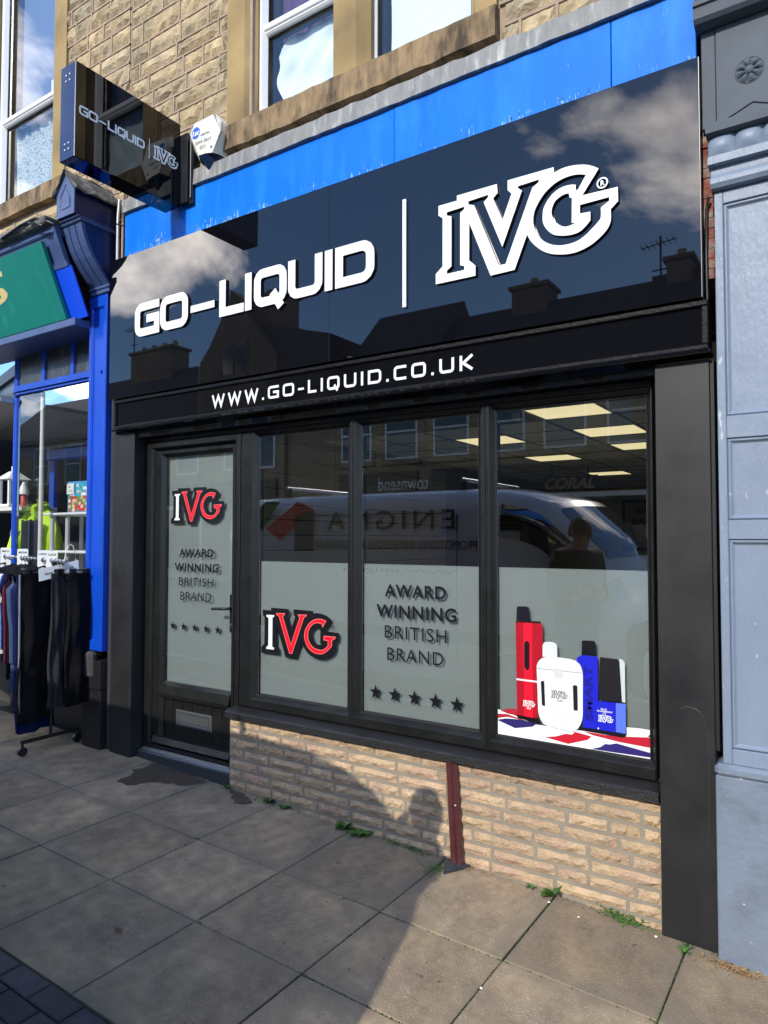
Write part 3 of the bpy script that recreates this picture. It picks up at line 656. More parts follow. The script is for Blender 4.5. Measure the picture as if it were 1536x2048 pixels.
# ================================================================== THE SHOP'S BUILDING
def rock(x0, x1, z0, z1, y, nm, m_, parent, relief=.032, edge=.004, nu=7, nv=3, jag=.005):
    """rock-faced block with an uneven outline, proud of plane y"""
    base = [[0] * (nv + 1) for _ in range(nu + 1)]
    sl = R.uniform(-.35, .35); sh = R.uniform(-.35, .35)
    vs = []
    for i in range(nu + 1):
        for j in range(nv + 1):
            u, v = i / nu, j / nv
            bd = i in (0, nu) or j in (0, nv)
            dx = R.uniform(-jag, jag); dz = R.uniform(-jag, jag)
            if bd: dep = edge * R.uniform(.6, 1.3)
            else: dep = relief * max(.25, (.72 + sl * (u - .5) + sh * (v - .5) + R.uniform(-.38, .38)))
            uu = u if bd else u + R.uniform(-.25, .25) / nu
            vs.append((x0 + (x1 - x0) * uu + dx, y - dep, z0 + (z1 - z0) * v + dz))
    n1 = nv + 1
    fs = [(i * n1 + j, (i + 1) * n1 + j, (i + 1) * n1 + j + 1, i * n1 + j + 1) for i in range(nu) for j in range(nv)]
    per = [i * n1 for i in range(nu + 1)] + [nu * n1 + j for j in range(1, n1)] + [i * n1 + nv for i in range(nu - 1, -1, -1)] + [j for j in range(nv - 1, 0, -1)]
    b = len(vs); k = len(per)
    vs += [(vs[i][0], y + .02, vs[i][2]) for i in per]
    fs += [(per[i], per[(i + 1) % k], b + (i + 1) % k, b + i) for i in range(k)]
    return MB().add(vs, fs).build(nm, m_, parent)

def coursed(parent, x0, x1, z0, z1, pitch, wmin, wmax, y, m_='stone', nm='stone', holes=(), strap=None):
    z = z0; row = 0
    while z < z1 - .02:
        zt = min(z + pitch * R.uniform(.84, 1.18), z1)
        if z1 - zt < .05: zt = z1
        x = x0; off = R.uniform(0, .12)
        while x < x1 - .01:
            xe = min(x + R.uniform(wmin, wmax) - (off if x == x0 else 0), x1)
            if x1 - xe < .09: xe = x1
            segs = [(x, xe)]
            for hx0, hx1, hz0, hz1 in holes:
                if zt > hz0 + .02 and z < hz1 - .02:
                    ns = []
                    for a, b in segs:
                        if b <= hx0 or a >= hx1: ns.append((a, b)); continue
                        if a < hx0: ns.append((a, hx0))
                        if b > hx1: ns.append((hx1, b))
                    segs = ns
            for a, b in segs:
                if b - a > .05:
                    rock(a + .006, b - .006, z + .006, zt - .006, y, nm, m_, parent)
                    if strap is not None:
                        w = .0075; jg = lambda: R.uniform(-.0022, .0022)
                        strap.add([(a + jg(), y - .0125, z - w + jg()), (b + jg(), y - .0125, z - w + jg()), (b + jg(), y - .0125, z + w + jg()), (a + jg(), y - .0125, z + w + jg()),
                                   (a, y + .01, z - w - .002), (b, y + .01, z - w - .002), (b, y + .01, z + w + .002), (a, y + .01, z + w + .002)],
                                  [(0, 1, 2, 3), (0, 1, 5, 4), (2, 3, 7, 6)])
                        if b < x1 - .001:
                            strap.add([(b - w + jg(), y - .0135, z + jg()), (b + w + jg(), y - .0135, z + jg()), (b + w + jg(), y - .0135, zt), (b - w + jg(), y - .0135, zt),
                                       (b - w - .002, y + .01, z), (b + w + .002, y + .01, z), (b + w + .002, y + .01, zt), (b - w - .002, y + .01, zt)],
                                      [(0, 1, 2, 3), (0, 3, 7, 4), (1, 2, 6, 5)])
            x = xe
        z = zt; row += 1

YS = .065                                                # back plane of the stone faces
bld = thing('stone_building', (-2.55, .3, 0), 'buff rock-faced stone upper storey with twin white windows above the black vape shop', 'building')
strap = MB()
coursed(bld, -4.575, -.30, 4.33, 6.95, .147, .19, .46, YS, holes=[(-3.515, -1.49, 4.33, 7.5)], strap=strap)
strap.build('pointing', 'mortar_pink', bld, kind='stuff')
mb = MB(); mb.box(-4.59, -3.30, YS + .004, YS + .30, 4.22, 8.2); mb.box(-1.66, -.2, YS + .004, YS + .30, 4.22, 8.2); mb.box(-3.30, -1.66, YS + .004, YS + .3, 4.22, 4.40)
mb.box(-4.59, -.2, YS + .31, YS + .34, 2.76, 8.2)
mb.build('wall_core', 'mortar_pink', bld)
# window dressings
def chamfer_post(x0, x1, z0, z1, yf, cl, cr, nm):
    pts = [(x0, .36), (x0, yf + cl * 1.0)] if cl else [(x0, .36), (x0, yf)]
    if cl: pts.append((x0 + cl, yf))
    pts += [(x1 - cr, yf), (x1, yf + cr), (x1, .36)] if cr else [(x1, yf), (x1, .36)]
    MB().prism(pts, lambda a, b, d: (a, b, d), z0, z1, cap0=True).build(nm, 'dressed', bld)
chamfer_post(-3.510, -3.285, 4.568, 8.0, .044, 0, .065, 'jamb_stone')
chamfer_post(-2.592, -2.355, 4.572, 8.0, .046, .0, .065, 'mullion_stone')
chamfer_post(-1.655, -1.500, 4.572, 8.0, .044, .03, 0, 'jamb_stone')
sl = MB()
def sillp(x):
    return [(x, .30, 4.60), (x, .045, 4.578), (x, .010, 4.570), (x, .004, 4.40), (x, .30, 4.385)]
N = 26; jz = [(R.uniform(-.004, .004), R.uniform(-.006, .006)) for _ in range(N + 1)]
xsl = [-3.505 + (2.012) * i / N for i in range(N + 1)]
rows = []
for i, x in enumerate(xsl):
    p = sillp(x); p[2] = (x, p[2][1], p[2][2] + jz[i][0]); p[3] = (x, p[3][1] + abs(jz[i][1]), p[3][2] + jz[i][1]); rows.append(p)
sl.grid(lambda i, j: rows[i][j], N, 4, smooth=False)
sl.add(rows[0], [(0, 1, 2, 3, 4)]); sl.add(rows[-1], [(0, 1, 2, 3, 4)])
sl.build('stone_sill', 'sill_stone', bld)

def upvc_window(parent, x0, x1, z0, ztr, ztop, nm='window', yf=.125):
    f = MB()
    ring(f, x0, x1, z0, ztop, (.062, .062, .068, .062), yf, yf + .045, bead=.030, yb=.22)
    f.box(x0 + .058, x1 - .058, yf + .004, yf + .09, ztr - .043, ztr + .043, c=.012)
    f.box(x0 + .058, x1 - .058, yf - .008, yf + .01, ztr - .020, ztr + .022, c=.006)
    w = f.build(nm, 'upvc', parent)
    quad('pane', 'glass_up', w, x0 + .05, x1 - .05, yf + .046, z0 + .05, ztr - .03)
    quad('pane', 'glass_up', w, x0 + .05, x1 - .05, yf + .046, ztr + .03, ztop - .05)
    g = MB()
    for a, b in ((z0 + .066, ztr - .041), (ztr + .041, ztop - .06)):
        ring(g, x0 + .058, x1 - .058, a, b, (.011,) * 4, yf + .036, yf + .044, bead=.003, yb=yf + .05)
    g.build('gasket', 'rubber', w)
    return w
w1 = upvc_window(bld, -3.306, -2.592, 4.585, 5.222, 6.4)
w2 = upvc_window(bld, -2.404, -1.640, 4.585, 5.75, 6.4)
# paper and cloth hung behind the panes
def drape(parent, nm, m_, x0, x1, y, z0, z1, folds, amp, edge=None, nu=36, nv=26, crumple=0.0):
    ph = [R.uniform(0, 6) for _ in range(4)]
    def P_(i, j):
        u, v = i / nu, j / nv
        z = z0 + (z1 - z0) * v; xl = x0 + (edge(v) if edge else 0)
        x = xl + (x1 - xl) * u
        d = amp * (math.sin(folds * u * 6.28 + ph[0] + .8 * math.sin(3 * v + ph[1])) * .6 + .4 * math.sin(folds * 1.7 * u * 6.28 + ph[2] + v * 2))
        d += crumple * (math.sin(9 * u + 5 * v + ph[3]) * math.sin(7 * v - 4 * u + ph[1]) + .6 * math.sin(17 * u - 13 * v + ph[0]))
        return (x, y + d, z)
    return MB().grid(P_, nu, nv).build(nm, m_, parent)
def torn(v):
    return .02 + .045 * max(0, math.sin(v * 5.2 + .2)) + .022 * math.sin(v * 11) + (.12 * (v - .8) * 5 if v > .8 else 0)
drape(w1, 'paper_sheet', 'paper', -3.235, -2.62, .235, 4.62, 5.17, 2.2, .006, torn, crumple=.012)
drape(w1, 'curtain', mat('violet_curtain', (.12, .06, .14), .9, var=.3, vscale=6), -3.24, -2.60, .30, 5.22, 6.4, 6, .02)
drape(w2, 'paper_sheet', 'paper', -2.312, -1.66, .232, 4.62, 6.3, 1.4, .004, lambda v: .02 + .012 * math.sin(v * 9), crumple=.004)
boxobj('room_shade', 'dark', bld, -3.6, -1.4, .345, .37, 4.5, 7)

# lead strip along the head of the shopfront
ld = MB(); nn = 60
def ldp(i, j):
    x = -4.55 + 4.03 * i / nn
    return [(x, .075, 4.345), (x, -.020 + R.uniform(-.003, .003), 4.332 + R.uniform(-.006, .006)), (x, -.028 + R.uniform(-.003, .003), 4.225 + R.uniform(-.002, .003)), (x, .05, 4.222)][j]
ld.grid(ldp, nn, 3, smooth=False)
ld.build('lead_strip', 'lead', label='grey weathered lead flashing strip running along the top of the bright blue boards', cat='flashing')

# bright blue boards above the sign
bb = thing('fascia_board', (-2.5, .0, 0), 'peeling bright blue painted board band between the black sign and lead flashing', 'board')
for a, b in ((-4.548, -2.1165), (-2.1135, -.8955), (-.8925, -.522)):
    boxobj('board', 'blue_board', bb, a, b, -.002 if b != -.8955 else -.004, .05, 3.76, 4.222, .003)

# ------------------------------------------------------------------ main sign
sg = thing('shop_sign', (-2.56, -.06, 2.8), 'glossy black fascia sign lettered GO-LIQUID and IVG in raised white letters', 'sign')
boxobj('sign_panel', 'acrylic', sg, -4.629, -2.5335, -.060, -.02, 2.802, 3.862, .0015)
boxobj('sign_panel', 'acrylic', sg, -2.5325, -.506, -.060, -.02, 2.802, 3.862, .0015)
boxobj('edge_trim', 'alu_dark', sg, -.5058, -.5040, -.0605, -.02, 2.803, 3.861)
boxobj('sign_backing', 'black_trim', sg, -4.61, -.53, -.0195, .03, 2.80, 3.85)
LT = [('G', -4.313, .272), ('O', -4.032, .288), ('-', -3.716, .231), ('L', -3.438, .222), ('I', -3.207, .062), ('Q', -3.126, .274), ('U', -2.840, .268), ('I', -2.556, .061), ('D', -2.477, .278)]
for ch, x, w in LT:
    mb = MB(); sign_letter(mb, ch, x, 3.220, w, .242, .238, WALL, -.0760, -.0605, 0, 1)
    mb.build('letter', ['white_letter', 'vinyl_black'], sg)  # black side faces put the shade on the letter edges into the colour
boxobj('divider', 'white_letter', sg, -2.015, -1.992, -.0755, -.0605, 3.025, 3.628, .003)
def logo(mb, x0, z0, k, fn, d, white_outline=True, thick=0.0, m_out=0, m_in=None, side=None):
    """the three-letter emblem: outline plate with the letters cut out of it"""
    T = lambda pts: [(x0 + a * k, z0 + b * k) for a, b in pts]
    if white_outline:
        plate(mb, T(LOGO_OUT), [T(LOGO_CTR), T(LOGO_I), T(LOGO_V), T(LOGO_G)], fn, d, d + thick, m_out, side)
    else:
        plate(mb, T(LOGO_OUT), [T(LOGO_CTR)], fn, d, d, m_out)
mb = MB(); logo(mb, -1.801, 3.113, 1.0, WALL, -.0770, True, .0165, 0, side=1)
mb.build('emblem', ['white_letter', 'vinyl_black'], sg)  # emblem sides coloured black too, their shade painted in
mb = MB()
n = 20; ro, ri = .0265, .0195
cxr, czr = -.921, 3.413
ringv = [(cxr + r * math.cos(2 * math.pi * k / n), -.074, czr + r * math.sin(2 * math.pi * k / n)) for r in (ro, ri) for k in range(n)]
mb.add(ringv, [(k, (k + 1) % n, n + (k + 1) % n, n + k) for k in range(n)])
mb.add([(x, -.074, z) for x, _, z in ringv[:n]] + [(x, -.061, z) for x, _, z in ringv[:n]], [(k, (k + 1) % n, n + (k + 1) % n, n + k) for k in range(n)], 1)
text(mb, 'R', cxr - .0085, cxr + .0105, czr - .012, czr + .012, WALL, -.0735, bold=.03)
mb.build('registered_mark', ['white_letter', 'vinyl_black'], sg)

# web-address board below it
ub = thing('web_address_board', (-2.55, -.03, 2.56), 'narrow black board under the main sign lettered WWW.GO-LIQUID.CO.UK in white', 'sign')
boxobj('panel', 'black_gloss', ub, -4.575, -.505, -.030, .06, 2.60, 2.770, .002)
mb = MB()
for args in ((-4.592, -.485, -.046, .06, 2.768, 2.796), (-4.592, -.485, -.046, .06, 2.578, 2.602)):
    mb.box(*args, c=.005)
for xa, xb in ((-4.592, -4.568), (-.512, -.485)):
    mb.box(xa, xb, -.0445, .06, 2.602, 2.768, c=.004)
mb.build('moulding', 'black_trim', ub)
boxobj('drip_edge', 'black_gloss', ub, -4.596, -.478, -.058, .06, 2.560, 2.5775, .004)
URL = 'WWW.GO-LIQUID.CO.UK'
wid = {'W': 1.45, '.': .22, 'G': 1.12, 'O': 1.12, '-': .55, 'L': .80, 'I': .20, 'Q': 1.12, 'U': 1.08, 'D': 1.12, 'C': 1.0, 'K': 1.0}
tot = sum(wid[c] for c in URL) ; gap = .40
hh = .080; sc = (3.545 - 1.604) / (tot * hh + (len(URL) - 1) * gap * hh)
x = -3.545
mb = MB()
for c in URL:
    w = wid[c] * hh * sc
    sign_letter(mb, c, x, 2.640, w, hh, .19, WALL, -.0325, -.0305)
    x += w + gap * hh * sc
mb.build('lettering', 'white_letter', ub)

# ------------------------------------------------------------------ shopfront: pillars, lintel, sill
sf = thing('shopfront_surround', (-2.55, .0, 0), 'charcoal pillars and head framing the vape shop door and windows', 'shopfront')
for x0, x1 in ((-4.644, -4.399), (-.717, -.490)):
    mb = MB(); zb = GZ((x0 + x1) / 2)
    mb.box(x0, x1, .0, .28, zb - .03, 2.545, c=.003); mb.build('pillar', 'pillar', sf)
mb = MB(); mb.tube([(a, -.0004, b) for a, b in ((-.627, 1.022), (-.604, 1.033), (-.582, 1.032), (-.558, 1.024), (-.541, 1.006), (-.526, .975), (-.518, .943), (-.516, .823), (-.517, .608), (-.523, .465))], .0007, 5); mb.build('scratch', 'alu_dark', sf)
boxobj('pillar_edge_trim', 'rubber', sf, -.4895, -.472, .006, .1, .86, 2.54, .002)
boxobj('pillar_edge_trim', 'upvc', sf, -4.652, -4.6445, .010, .1, .25, 2.52, .002)
boxobj('soffit', 'black_gloss', sf, -4.40, -.715, .02, .3, 2.5065, 2.5595)
boxobj('head_frame', 'frame', sf, -4.374, -.752, .092, .25, 2.4755, 2.506, .004)

# black sill
mb = MB(); N = 70
def sp(i, j):
    x = -3.432 + (3.432 - .724) * i / N; f = lambda a: R.uniform(-a, a)
    return [(x, .12, .652), (x, .085, .650 + f(.0012)), (x, .045, .642 + f(.0015)), (x, .012, .634 + f(.001)), (x, .002, .626), (x, .000, .592 + f(.001)), (x, .012, .588), (x, .10, .588)][j]
mb.grid(sp, N, 7, smooth=False)
mb.add([(-3.432, .12, .652), (-3.432, .012, .634), (-3.432, 0, .592), (-3.432, .10, .588)], [(0, 1, 2, 3)])
mb.build('window_sill', 'sill_black', sf)

# ------------------------------------------------------------------ three display windows
YF, YG = .100, .136
WIN = [(-3.405, -2.480, -3.272, -2.524, 'frosted display window beside the door with a red and white IVG emblem'),
       (-2.480, -1.606, -2.435, -1.652, 'middle frosted display window lettered AWARD WINNING BRITISH BRAND above five black stars'),
       (-1.606, -.752, -1.560, -.780, 'display window by the right pillar printed with three vapes on a union flag cloth')]
wins = []
for fx0, fx1, gx0, gx1, lab in WIN:
    w = thing('display_window', ((fx0 + fx1) / 2, YF, .65), lab, 'window')
    mb = MB(); ring(mb, fx0, fx1, .653, 2.4745, (gx0 - fx0, fx1 - gx1, .080, .030), YF, YG, bead=.026)
    mb.build('frame', 'frame', w)
    mb = MB(); ring(mb, gx0 - .001, gx1 + .001, .732, 2.4455, (.007,) * 4, YG - .006, YG - .001, bead=.002, yb=YG + .004); mb.build('gasket', 'rubber', w)
    quad('pane', 'glass', w, gx0 - .005, gx1 + .005, YG, .728, 2.45)
    sp_ = MB(); ring(sp_, gx0 - .004, gx1 + .004, .727, 2.451, (.008,) * 4, YG + .002, YG + .004, bead=.001, yb=YG + .023); sp_.build('spacer_bar', 'alu', w)
    quad('film', 'film', w, gx0 - .005, gx1 + .005, YG + .024, .728, 1.611)
    wins.append(w)
VP = YG - .0012                                          # print on the outer face of the glass
mb = MB(); logo(mb, -3.236, 1.0128, .6705, WALL, VP, False); mb.build('emblem', 'vinyl_black', wins[0])
def logo_letters(parent, x0, z0, k):
    T = lambda p: [(x0 + a * k, z0 + b * k) for a, b in p]
    def shrink(p, e):
        n = len(p); out = []
        ar = sum(p[i][0] * p[(i + 1) % n][1] - p[(i + 1) % n][0] * p[i][1] for i in range(n)); sgn = 1 if ar > 0 else -1
        for i in range(n):
            a, b, c = Vector(p[i - 1]), Vector(p[i]), Vector(p[(i + 1) % n])
            if (b - a).length < 1e-6 or (c - b).length < 1e-6: out.append(tuple(b)); continue
            d1, d2 = (b - a).normalized(), (c - b).normalized(); nv = Vector((-(d1 + d2).y, (d1 + d2).x))
            nv = nv.normalized() if nv.length > 1e-4 else Vector((-d1.y, d1.x))
            kk = e / max(.5, nv.dot(Vector((-d1.y, d1.x))))
            out.append(tuple(b + nv * kk * sgn))
        return out
    mb = MB(); plate(mb, T(LOGO_I), [], WALL, VP - .0008, VP - .0008)
    for P_ in (LOGO_V, LOGO_G):
        plate(mb, T(P_), [], WALL, VP - .0008, VP - .0008, 2)
        plate(mb, T(shrink(P_, .006)), [], WALL, VP - .0014, VP - .0014, 1)
    mb.build('emblem_letters', ['vinyl_white', 'vinyl_red', 'vinyl_pink'], parent)
def small_r(parent, x, z, r):
    mb = MB(); n = 16
    v = [(x + q * math.cos(2 * math.pi * k / n), VP, z + q * math.sin(2 * math.pi * k / n)) for q in (r, r * .82) for k in range(n)]
    mb.add(v, [(k, (k + 1) % n, n + (k + 1) % n, n + k) for k in range(n)])
    text(mb, 'R', x - r * .4, x + r * .45, z - r * .5, z + r * .5, WALL, VP); mb.build('registered_mark', 'vinyl_black', parent)
logo_letters(wins[0], -3.236, 1.0128, .6705)
small_r(wins[0], -2.655, 1.226, .0165)
def slogan(parent, rows, stars, sr):
    mb = MB()
    for s, a0, a1, b0, b1, bold in rows:
        text(mb, s, a0, a1, b0, b1, WALL, VP, bold=bold, spacing=1.12)
    mb.build('lettering', 'vinyl_black', parent)
    for cx_, cz_ in stars:
        q = MB(); q.prism(star(cx_, cz_, sr), WALL, VP, VP + .0008); q.build('star', 'vinyl_black', parent)
slogan(wins[1], [('AWARD', -2.264, -1.860, 1.424, 1.497, .022), ('WINNING', -2.323, -1.797, 1.303, 1.379, .022), ('BRITISH', -2.264, -1.857, 1.185, 1.259, -.002), ('BRAND', -2.247, -1.878, 1.060, 1.132, -.002)],
       [(-2.328, .862), (-2.195, .862), (-2.063, .861), (-1.927, .860), (-1.794, .858)], .046)

# printed picture on the third window (flat print, laid in thin layers)
pic = wins[2]; lay = [0]
def pr(poly, col, nm=None, rough=.35):
    if isinstance(col, tuple):
        key = 'ink_%d_%d_%d' % tuple(int(c * 255) for c in col)
        if key not in M: M[key] = mat(key, col, rough)
        col = key
    lay[0] += 1
    mb = MB(); d = VP - .00022 * lay[0]; plate(mb, poly, [], WALL, d, d)
    return mb.build(nm or 'print', col, pic)
clip = lambda p: [(min(max(a, -1.558), -.782), max(b, .735)) for a, b in p]
pr(clip(CLOTH), (.82, .84, .85), 'flag_cloth_print')
for q, c in ((F_RED1, (.42, .02, .04)), (F_RED1B, (.42, .02, .04)), (F_NAVY1, (.025, .02, .13)), (F_RED3, (.50, .015, .035)), (F_RED2, (.55, .012, .03)), (F_NAVY2, (.03, .02, .16)), (F_BLK, (.01, .01, .02))):
    pr(clip(q), c, 'flag_print')
red = (.40, .006, .018)
pr(RED_FOOT, (.008, .003, .006), 'vape_print'); pr(RED, red, 'vape_print'); pr(RED_HI, (.85, .008, .03), 'vape_print'); pr(RED_TOP, (.02, .004, .006), 'vape_print')
pr(RED_TIP, (.006, .006, .012), 'vape_print'); pr(RED_SLOT, (.008, .004, .01), 'vape_print'); pr(RED_BAND, (.8, .75, .75), 'vape_print')
pr(BLUE_FOOT, (.004, .004, .012), 'vape_print'); pr(BLUE, (.012, .016, .52), 'vape_print'); pr(BLUE_SIDE, (.10, .18, .72), 'vape_print'); pr(BLUE_CLEAR, (.55, .6, .6), 'vape_print')
pr(BLUE_TANK, (.012, .011, .014), 'vape_print'); pr(BLUE_TIP, (.004, .004, .008), 'vape_print')
pr(WHITE_TIP, (.66, .68, .68), 'vape_print'); pr(WHITE, (.74, .76, .76), 'vape_print'); pr(WHITE_SEAM, (.35, .36, .36), 'vape_print'); pr(WHITE_BTN, (.60, .61, .60), 'vape_print')
pr(WHITE_S1, (.012, .012, .014), 'vape_print'); pr(WHITE_S2, (.012, .012, .014), 'vape_print')
lay[0] += 2
mb = MB(); dpr = VP - .00022 * lay[0]
logo(mb, -1.411, .905, .0700, WALL, dpr, True)
text(mb, 'AIR', -1.392, -1.366, .892, .902, WALL, dpr, bold=.02)
logo(mb, -1.026, .8815, .0760, WALL, dpr, True)
for s_, a, b, z in (('BLUE', -1.012, -.984, .939), ('RASPBERRY', -1.030, -.955, .9285), ('ICE', -1.003, -.988, .919)):
    text(mb, s_, a, b, z, z + .008, WALL, dpr, bold=.02)
mb.disc((-1.025, .848), .004, lambda a, b: (a, dpr, b))
mb.build('print_lettering', 'vinyl_white', pic)
mb = MB(); logo(mb, -1.259, .966, .0860, WALL, dpr, True); text(mb, 'AIR', -1.231, -1.200, .951, .961, WALL, dpr, bold=.02)
for k, rr in enumerate((.011, .020, .029, .038)):
    for w_ in (0,):
        pts = [(-1.218 - rr, .985 + rr * .6), (-1.218 - rr, .880), *[(-1.218 - rr * math.cos(t * math.pi / 8), .880 - rr * math.sin(t * math.pi / 8)) for t in range(1, 8)], (-1.218 + rr, .880), (-1.218 + rr, .985 + rr * .6)]
        if k == 0: pts = [p for p in pts if p[1] < .95]
MB_ink = mb.build('print_lettering', mat('grey_ink', (.17, .18, .19), .5), pic)
mb = MB()
for rr in (.013, .024, .035, .046):
    top = .945 if rr < .03 else 1.03
    pts = [(-1.213 - rr, top), *[(-1.213 - rr * math.cos(t * math.pi / 10), .885 - rr * math.sin(t * math.pi / 10)) for t in range(0, 11)], (-1.213 + rr, top)]
    L_, Q_ = stroke([Vector(p) for p in pts], .0028)
    n = len(pts)
    mb.add([(p.x, dpr + .00022, p.y) for p in L_] + [(p.x, dpr + .00022, p.y) for p in Q_], [(i, i + 1, n + i + 1, n + i) for i in range(n - 1)])
mb.build('print_relief', mat('pale_grey_ink', (.60, .62, .62), .5), pic)
mb = MB()
up = lambda a, b, d: (-1.0715 - b, d, .880 + a)          # lettering that runs up the side of the device
text(mb, 'SMART', 0, .265, -.020, .020, up, dpr, bold=.03)
mb.build('print_lettering', mat('dark_blue_ink', (.008, .008, .24), .4), pic)

# ------------------------------------------------------------------ door
dr = thing('shop_door', (-3.89, .1, .2), 'charcoal glazed shop door with frosted glass, red and white IVG emblem and letter plate', 'door')
mb = MB(); ring(mb, -4.374, -3.4065, .235, 2.4745, (.072, .058, .03, .062), .094, .128, bead=.020); mb.build('door_frame', 'frame', dr)
mb = MB(); ring(mb, -4.296, -3.470, .268, 2.408, (.096, .042, .050, .052), .108, .142, bead=.026, yb=.18); mb.build('door_leaf', 'frame', dr)
mb = MB(); mb.prism([(.100, .640), (.106, .612), (.128, .603), (.18, .603), (.18, .716), (.142, .716), (.112, .700)], lambda a, b, d: (d, a, b), -4.215, -3.500, cap0=True); mb.build('mid_rail', 'frame', dr)
quad('pane', 'glass', dr, -4.205, -3.507, .140, .712, 2.362)
quad('film', 'film', dr, -4.205, -3.507, .165, .712, 2.362)
boxobj('lower_panel', 'frame', dr, -4.21, -3.505, .150, .18, .30, .606)
for k in range(7):
    x = -4.205 + k * .1; boxobj('plank', 'frame', dr, x + .003, x + .097, .142, .152, .315, .604, .004)
mb = MB(); mb.prism([(.085, .283), (.105, .322), (.145, .335), (.16, .28)], lambda a, b, d: (d, a, b), -4.27, -3.485, cap0=True); mb.build('weather_bar', 'frame', dr)
lp = MB(); ring(lp, -4.063, -3.696, .418, .533, (.030, .030, .024, .024), .131, .138, bead=.006, yb=.143); lpo = lp.build('letter_plate', 'alu_dark', dr)
boxobj('flap', 'alu_dark', lpo, -4.030, -3.729, .1335, .139, .4445, .507, .002)
mb = MB(); mb.box(-3.498, -3.462, .096, .110, 1.128, 1.385, c=.006); hp = mb.build('handle_plate', 'blackmetal', dr)
mb = MB(); mb.tube([(-3.481, .100, 1.290), (-3.481, .058, 1.290), (-3.500, .050, 1.290), (-3.615, .050, 1.284)], [.011, .010, .010, .009], 10); mb.build('handle', 'blackmetal', hp)
mb = MB(); mb.tube([(-3.480, .097, 1.178), (-3.480, .084, 1.178)], .009, 10); mb.tube([(-3.480, .097, 1.163), (-3.480, .086, 1.163)], .006, 8); mb.build('lock_cylinder', 'alu', hp)
# threshold and tiled step
mb = MB(); mb.prism([(.060, .204), (.060, .212), (.088, .216), (.090, .226), (.094, .226), (.098, .218), (.102, .230), (.20, .236), (.20, .20)], lambda a, b, d: (d, a, b), -4.380, -3.400, cap0=True); mb.build('threshold', 'alu', dr)
boxobj('threshold_bar', 'blackmetal', dr, -4.36, -3.42, .096, .106, .2365, .262, .002)
for k in range(4):
    x0 = -4.386 + k * .250; x1 = min(x0 + .247, -3.398)
    MB().add([(x, y, z) for x in (x0, x1) for y, z in ((.052, GZ(x) - .02), (.052, .2015), (.20, .2015), (.20, GZ(x) - .02))], [(0, 1, 2, 3), (4, 5, 6, 7), (0, 1, 5, 4), (1, 2, 6, 5), (2, 3, 7, 6)]).build('step_tile', 'slate', dr)
logo_off = VP
VP = .1388
mb = MB(); logo(mb, -4.148, 1.8695, .577, WALL, VP, False); mb.build('emblem', 'vinyl_black', dr)
logo_letters(dr, -4.148, 1.8695, .577)
small_r(dr, -3.640, 2.052, .013)
slogan(dr, [('AWARD', -4.054, -3.697, 1.629, 1.687, .022), ('WINNING', -4.101, -3.646, 1.524, 1.584, .022), ('BRITISH', -4.054, -3.697, 1.423, 1.481, -.002), ('BRAND', -4.036, -3.716, 1.318, 1.378, -.002)],
       [(-4.114 + .116 * k, 1.127) for k in range(5)], .033)
VP = logo_off

# ------------------------------------------------------------------ brick wall under the windows
bw = thing('brick_wall', (-2.1, .06, 0), 'low wall of buff rock-faced bricks under the black window sill', 'wall')
YB = .050
mb = MB(); N = 40
def mp_(i, j):
    x = -3.425 + (3.425 - .715) * i / N
    return [(x, YB - .006, .589), (x, YB - .006, .35), (x, YB - .006, GZ(x) - .05)][j]
mb.grid(mp_, N, 2, smooth=False); mb.box(-3.424, -.715, YB, .28, -.05, .588); mb.build('mortar_bed', 'mortar', bw)
z = .592; row = 0; pitch = .0672
while z > .02:
    z0 = z - pitch
    x = -3.424; first = True
    while x < -.72:
        L_ = R.choice([.15, .20, .22, .25, .27, .31, .34])
        if first and row % 2: L_ *= .5
        first = False
        xe = min(x + L_, -.718)
        if -.718 - xe < .08: xe = -.718
        if z0 + pitch * .75 > GZ((x + xe) / 2) and xe - x > .05:
            sh = R.uniform(.86, 1.0)
            rock(x + .0095, xe - .0095, z0 + .0105 + (1 - sh) * .02, min(z0 + pitch - .0085, .587), YB - .003, 'brick', 'brick', bw, relief=.018, edge=.006, nu=7, nv=2, jag=.0028)
        x = xe
    z -= pitch; row += 1

# maroon post with its slate wedge
po = thing('painted_post', (-1.75, .04, .06), 'maroon painted square post standing against the brick wall under the black sill', 'post')
mb = MB()
sec = [(-.033, .0), (-.033, -.022), (-.026, -.030), (-.006, -.030), (.0, -.023), (.010, -.030), (.026, -.030), (.033, -.022), (.033, .0)]
def pp(i, j):
    t = i / 8; z = .590 + (.055 - .590) * t; xc = -1.766 + (.036) * t; tw = math.radians(9) * t
    a, b = sec[j]
    return (xc + a * math.cos(tw) - b * math.sin(tw), .038 - .012 * t + a * math.sin(tw) + b * math.cos(tw), z)
mb.grid(pp, 8, len(sec) - 1, smooth=False); mb.build('post_shaft', 'maroon', po)
boxobj('nail', 'upvc', po, -1.737, -1.731, -.004, .02, .372, .378)
MB().add([(-1.815, .03, .064), (-1.742, -.115, .062), (-1.665, .028, .060), (-1.815, .03, .082), (-1.742, -.115, .078), (-1.665, .028, .080)], [(0, 1, 4, 3), (1, 2, 5, 4), (3, 4, 5), (0, 2, 5, 3)]).build(
    'slate_wedge', 'slate', label='dark slate wedge on the pavement under the foot of the maroon post', cat='wedge')

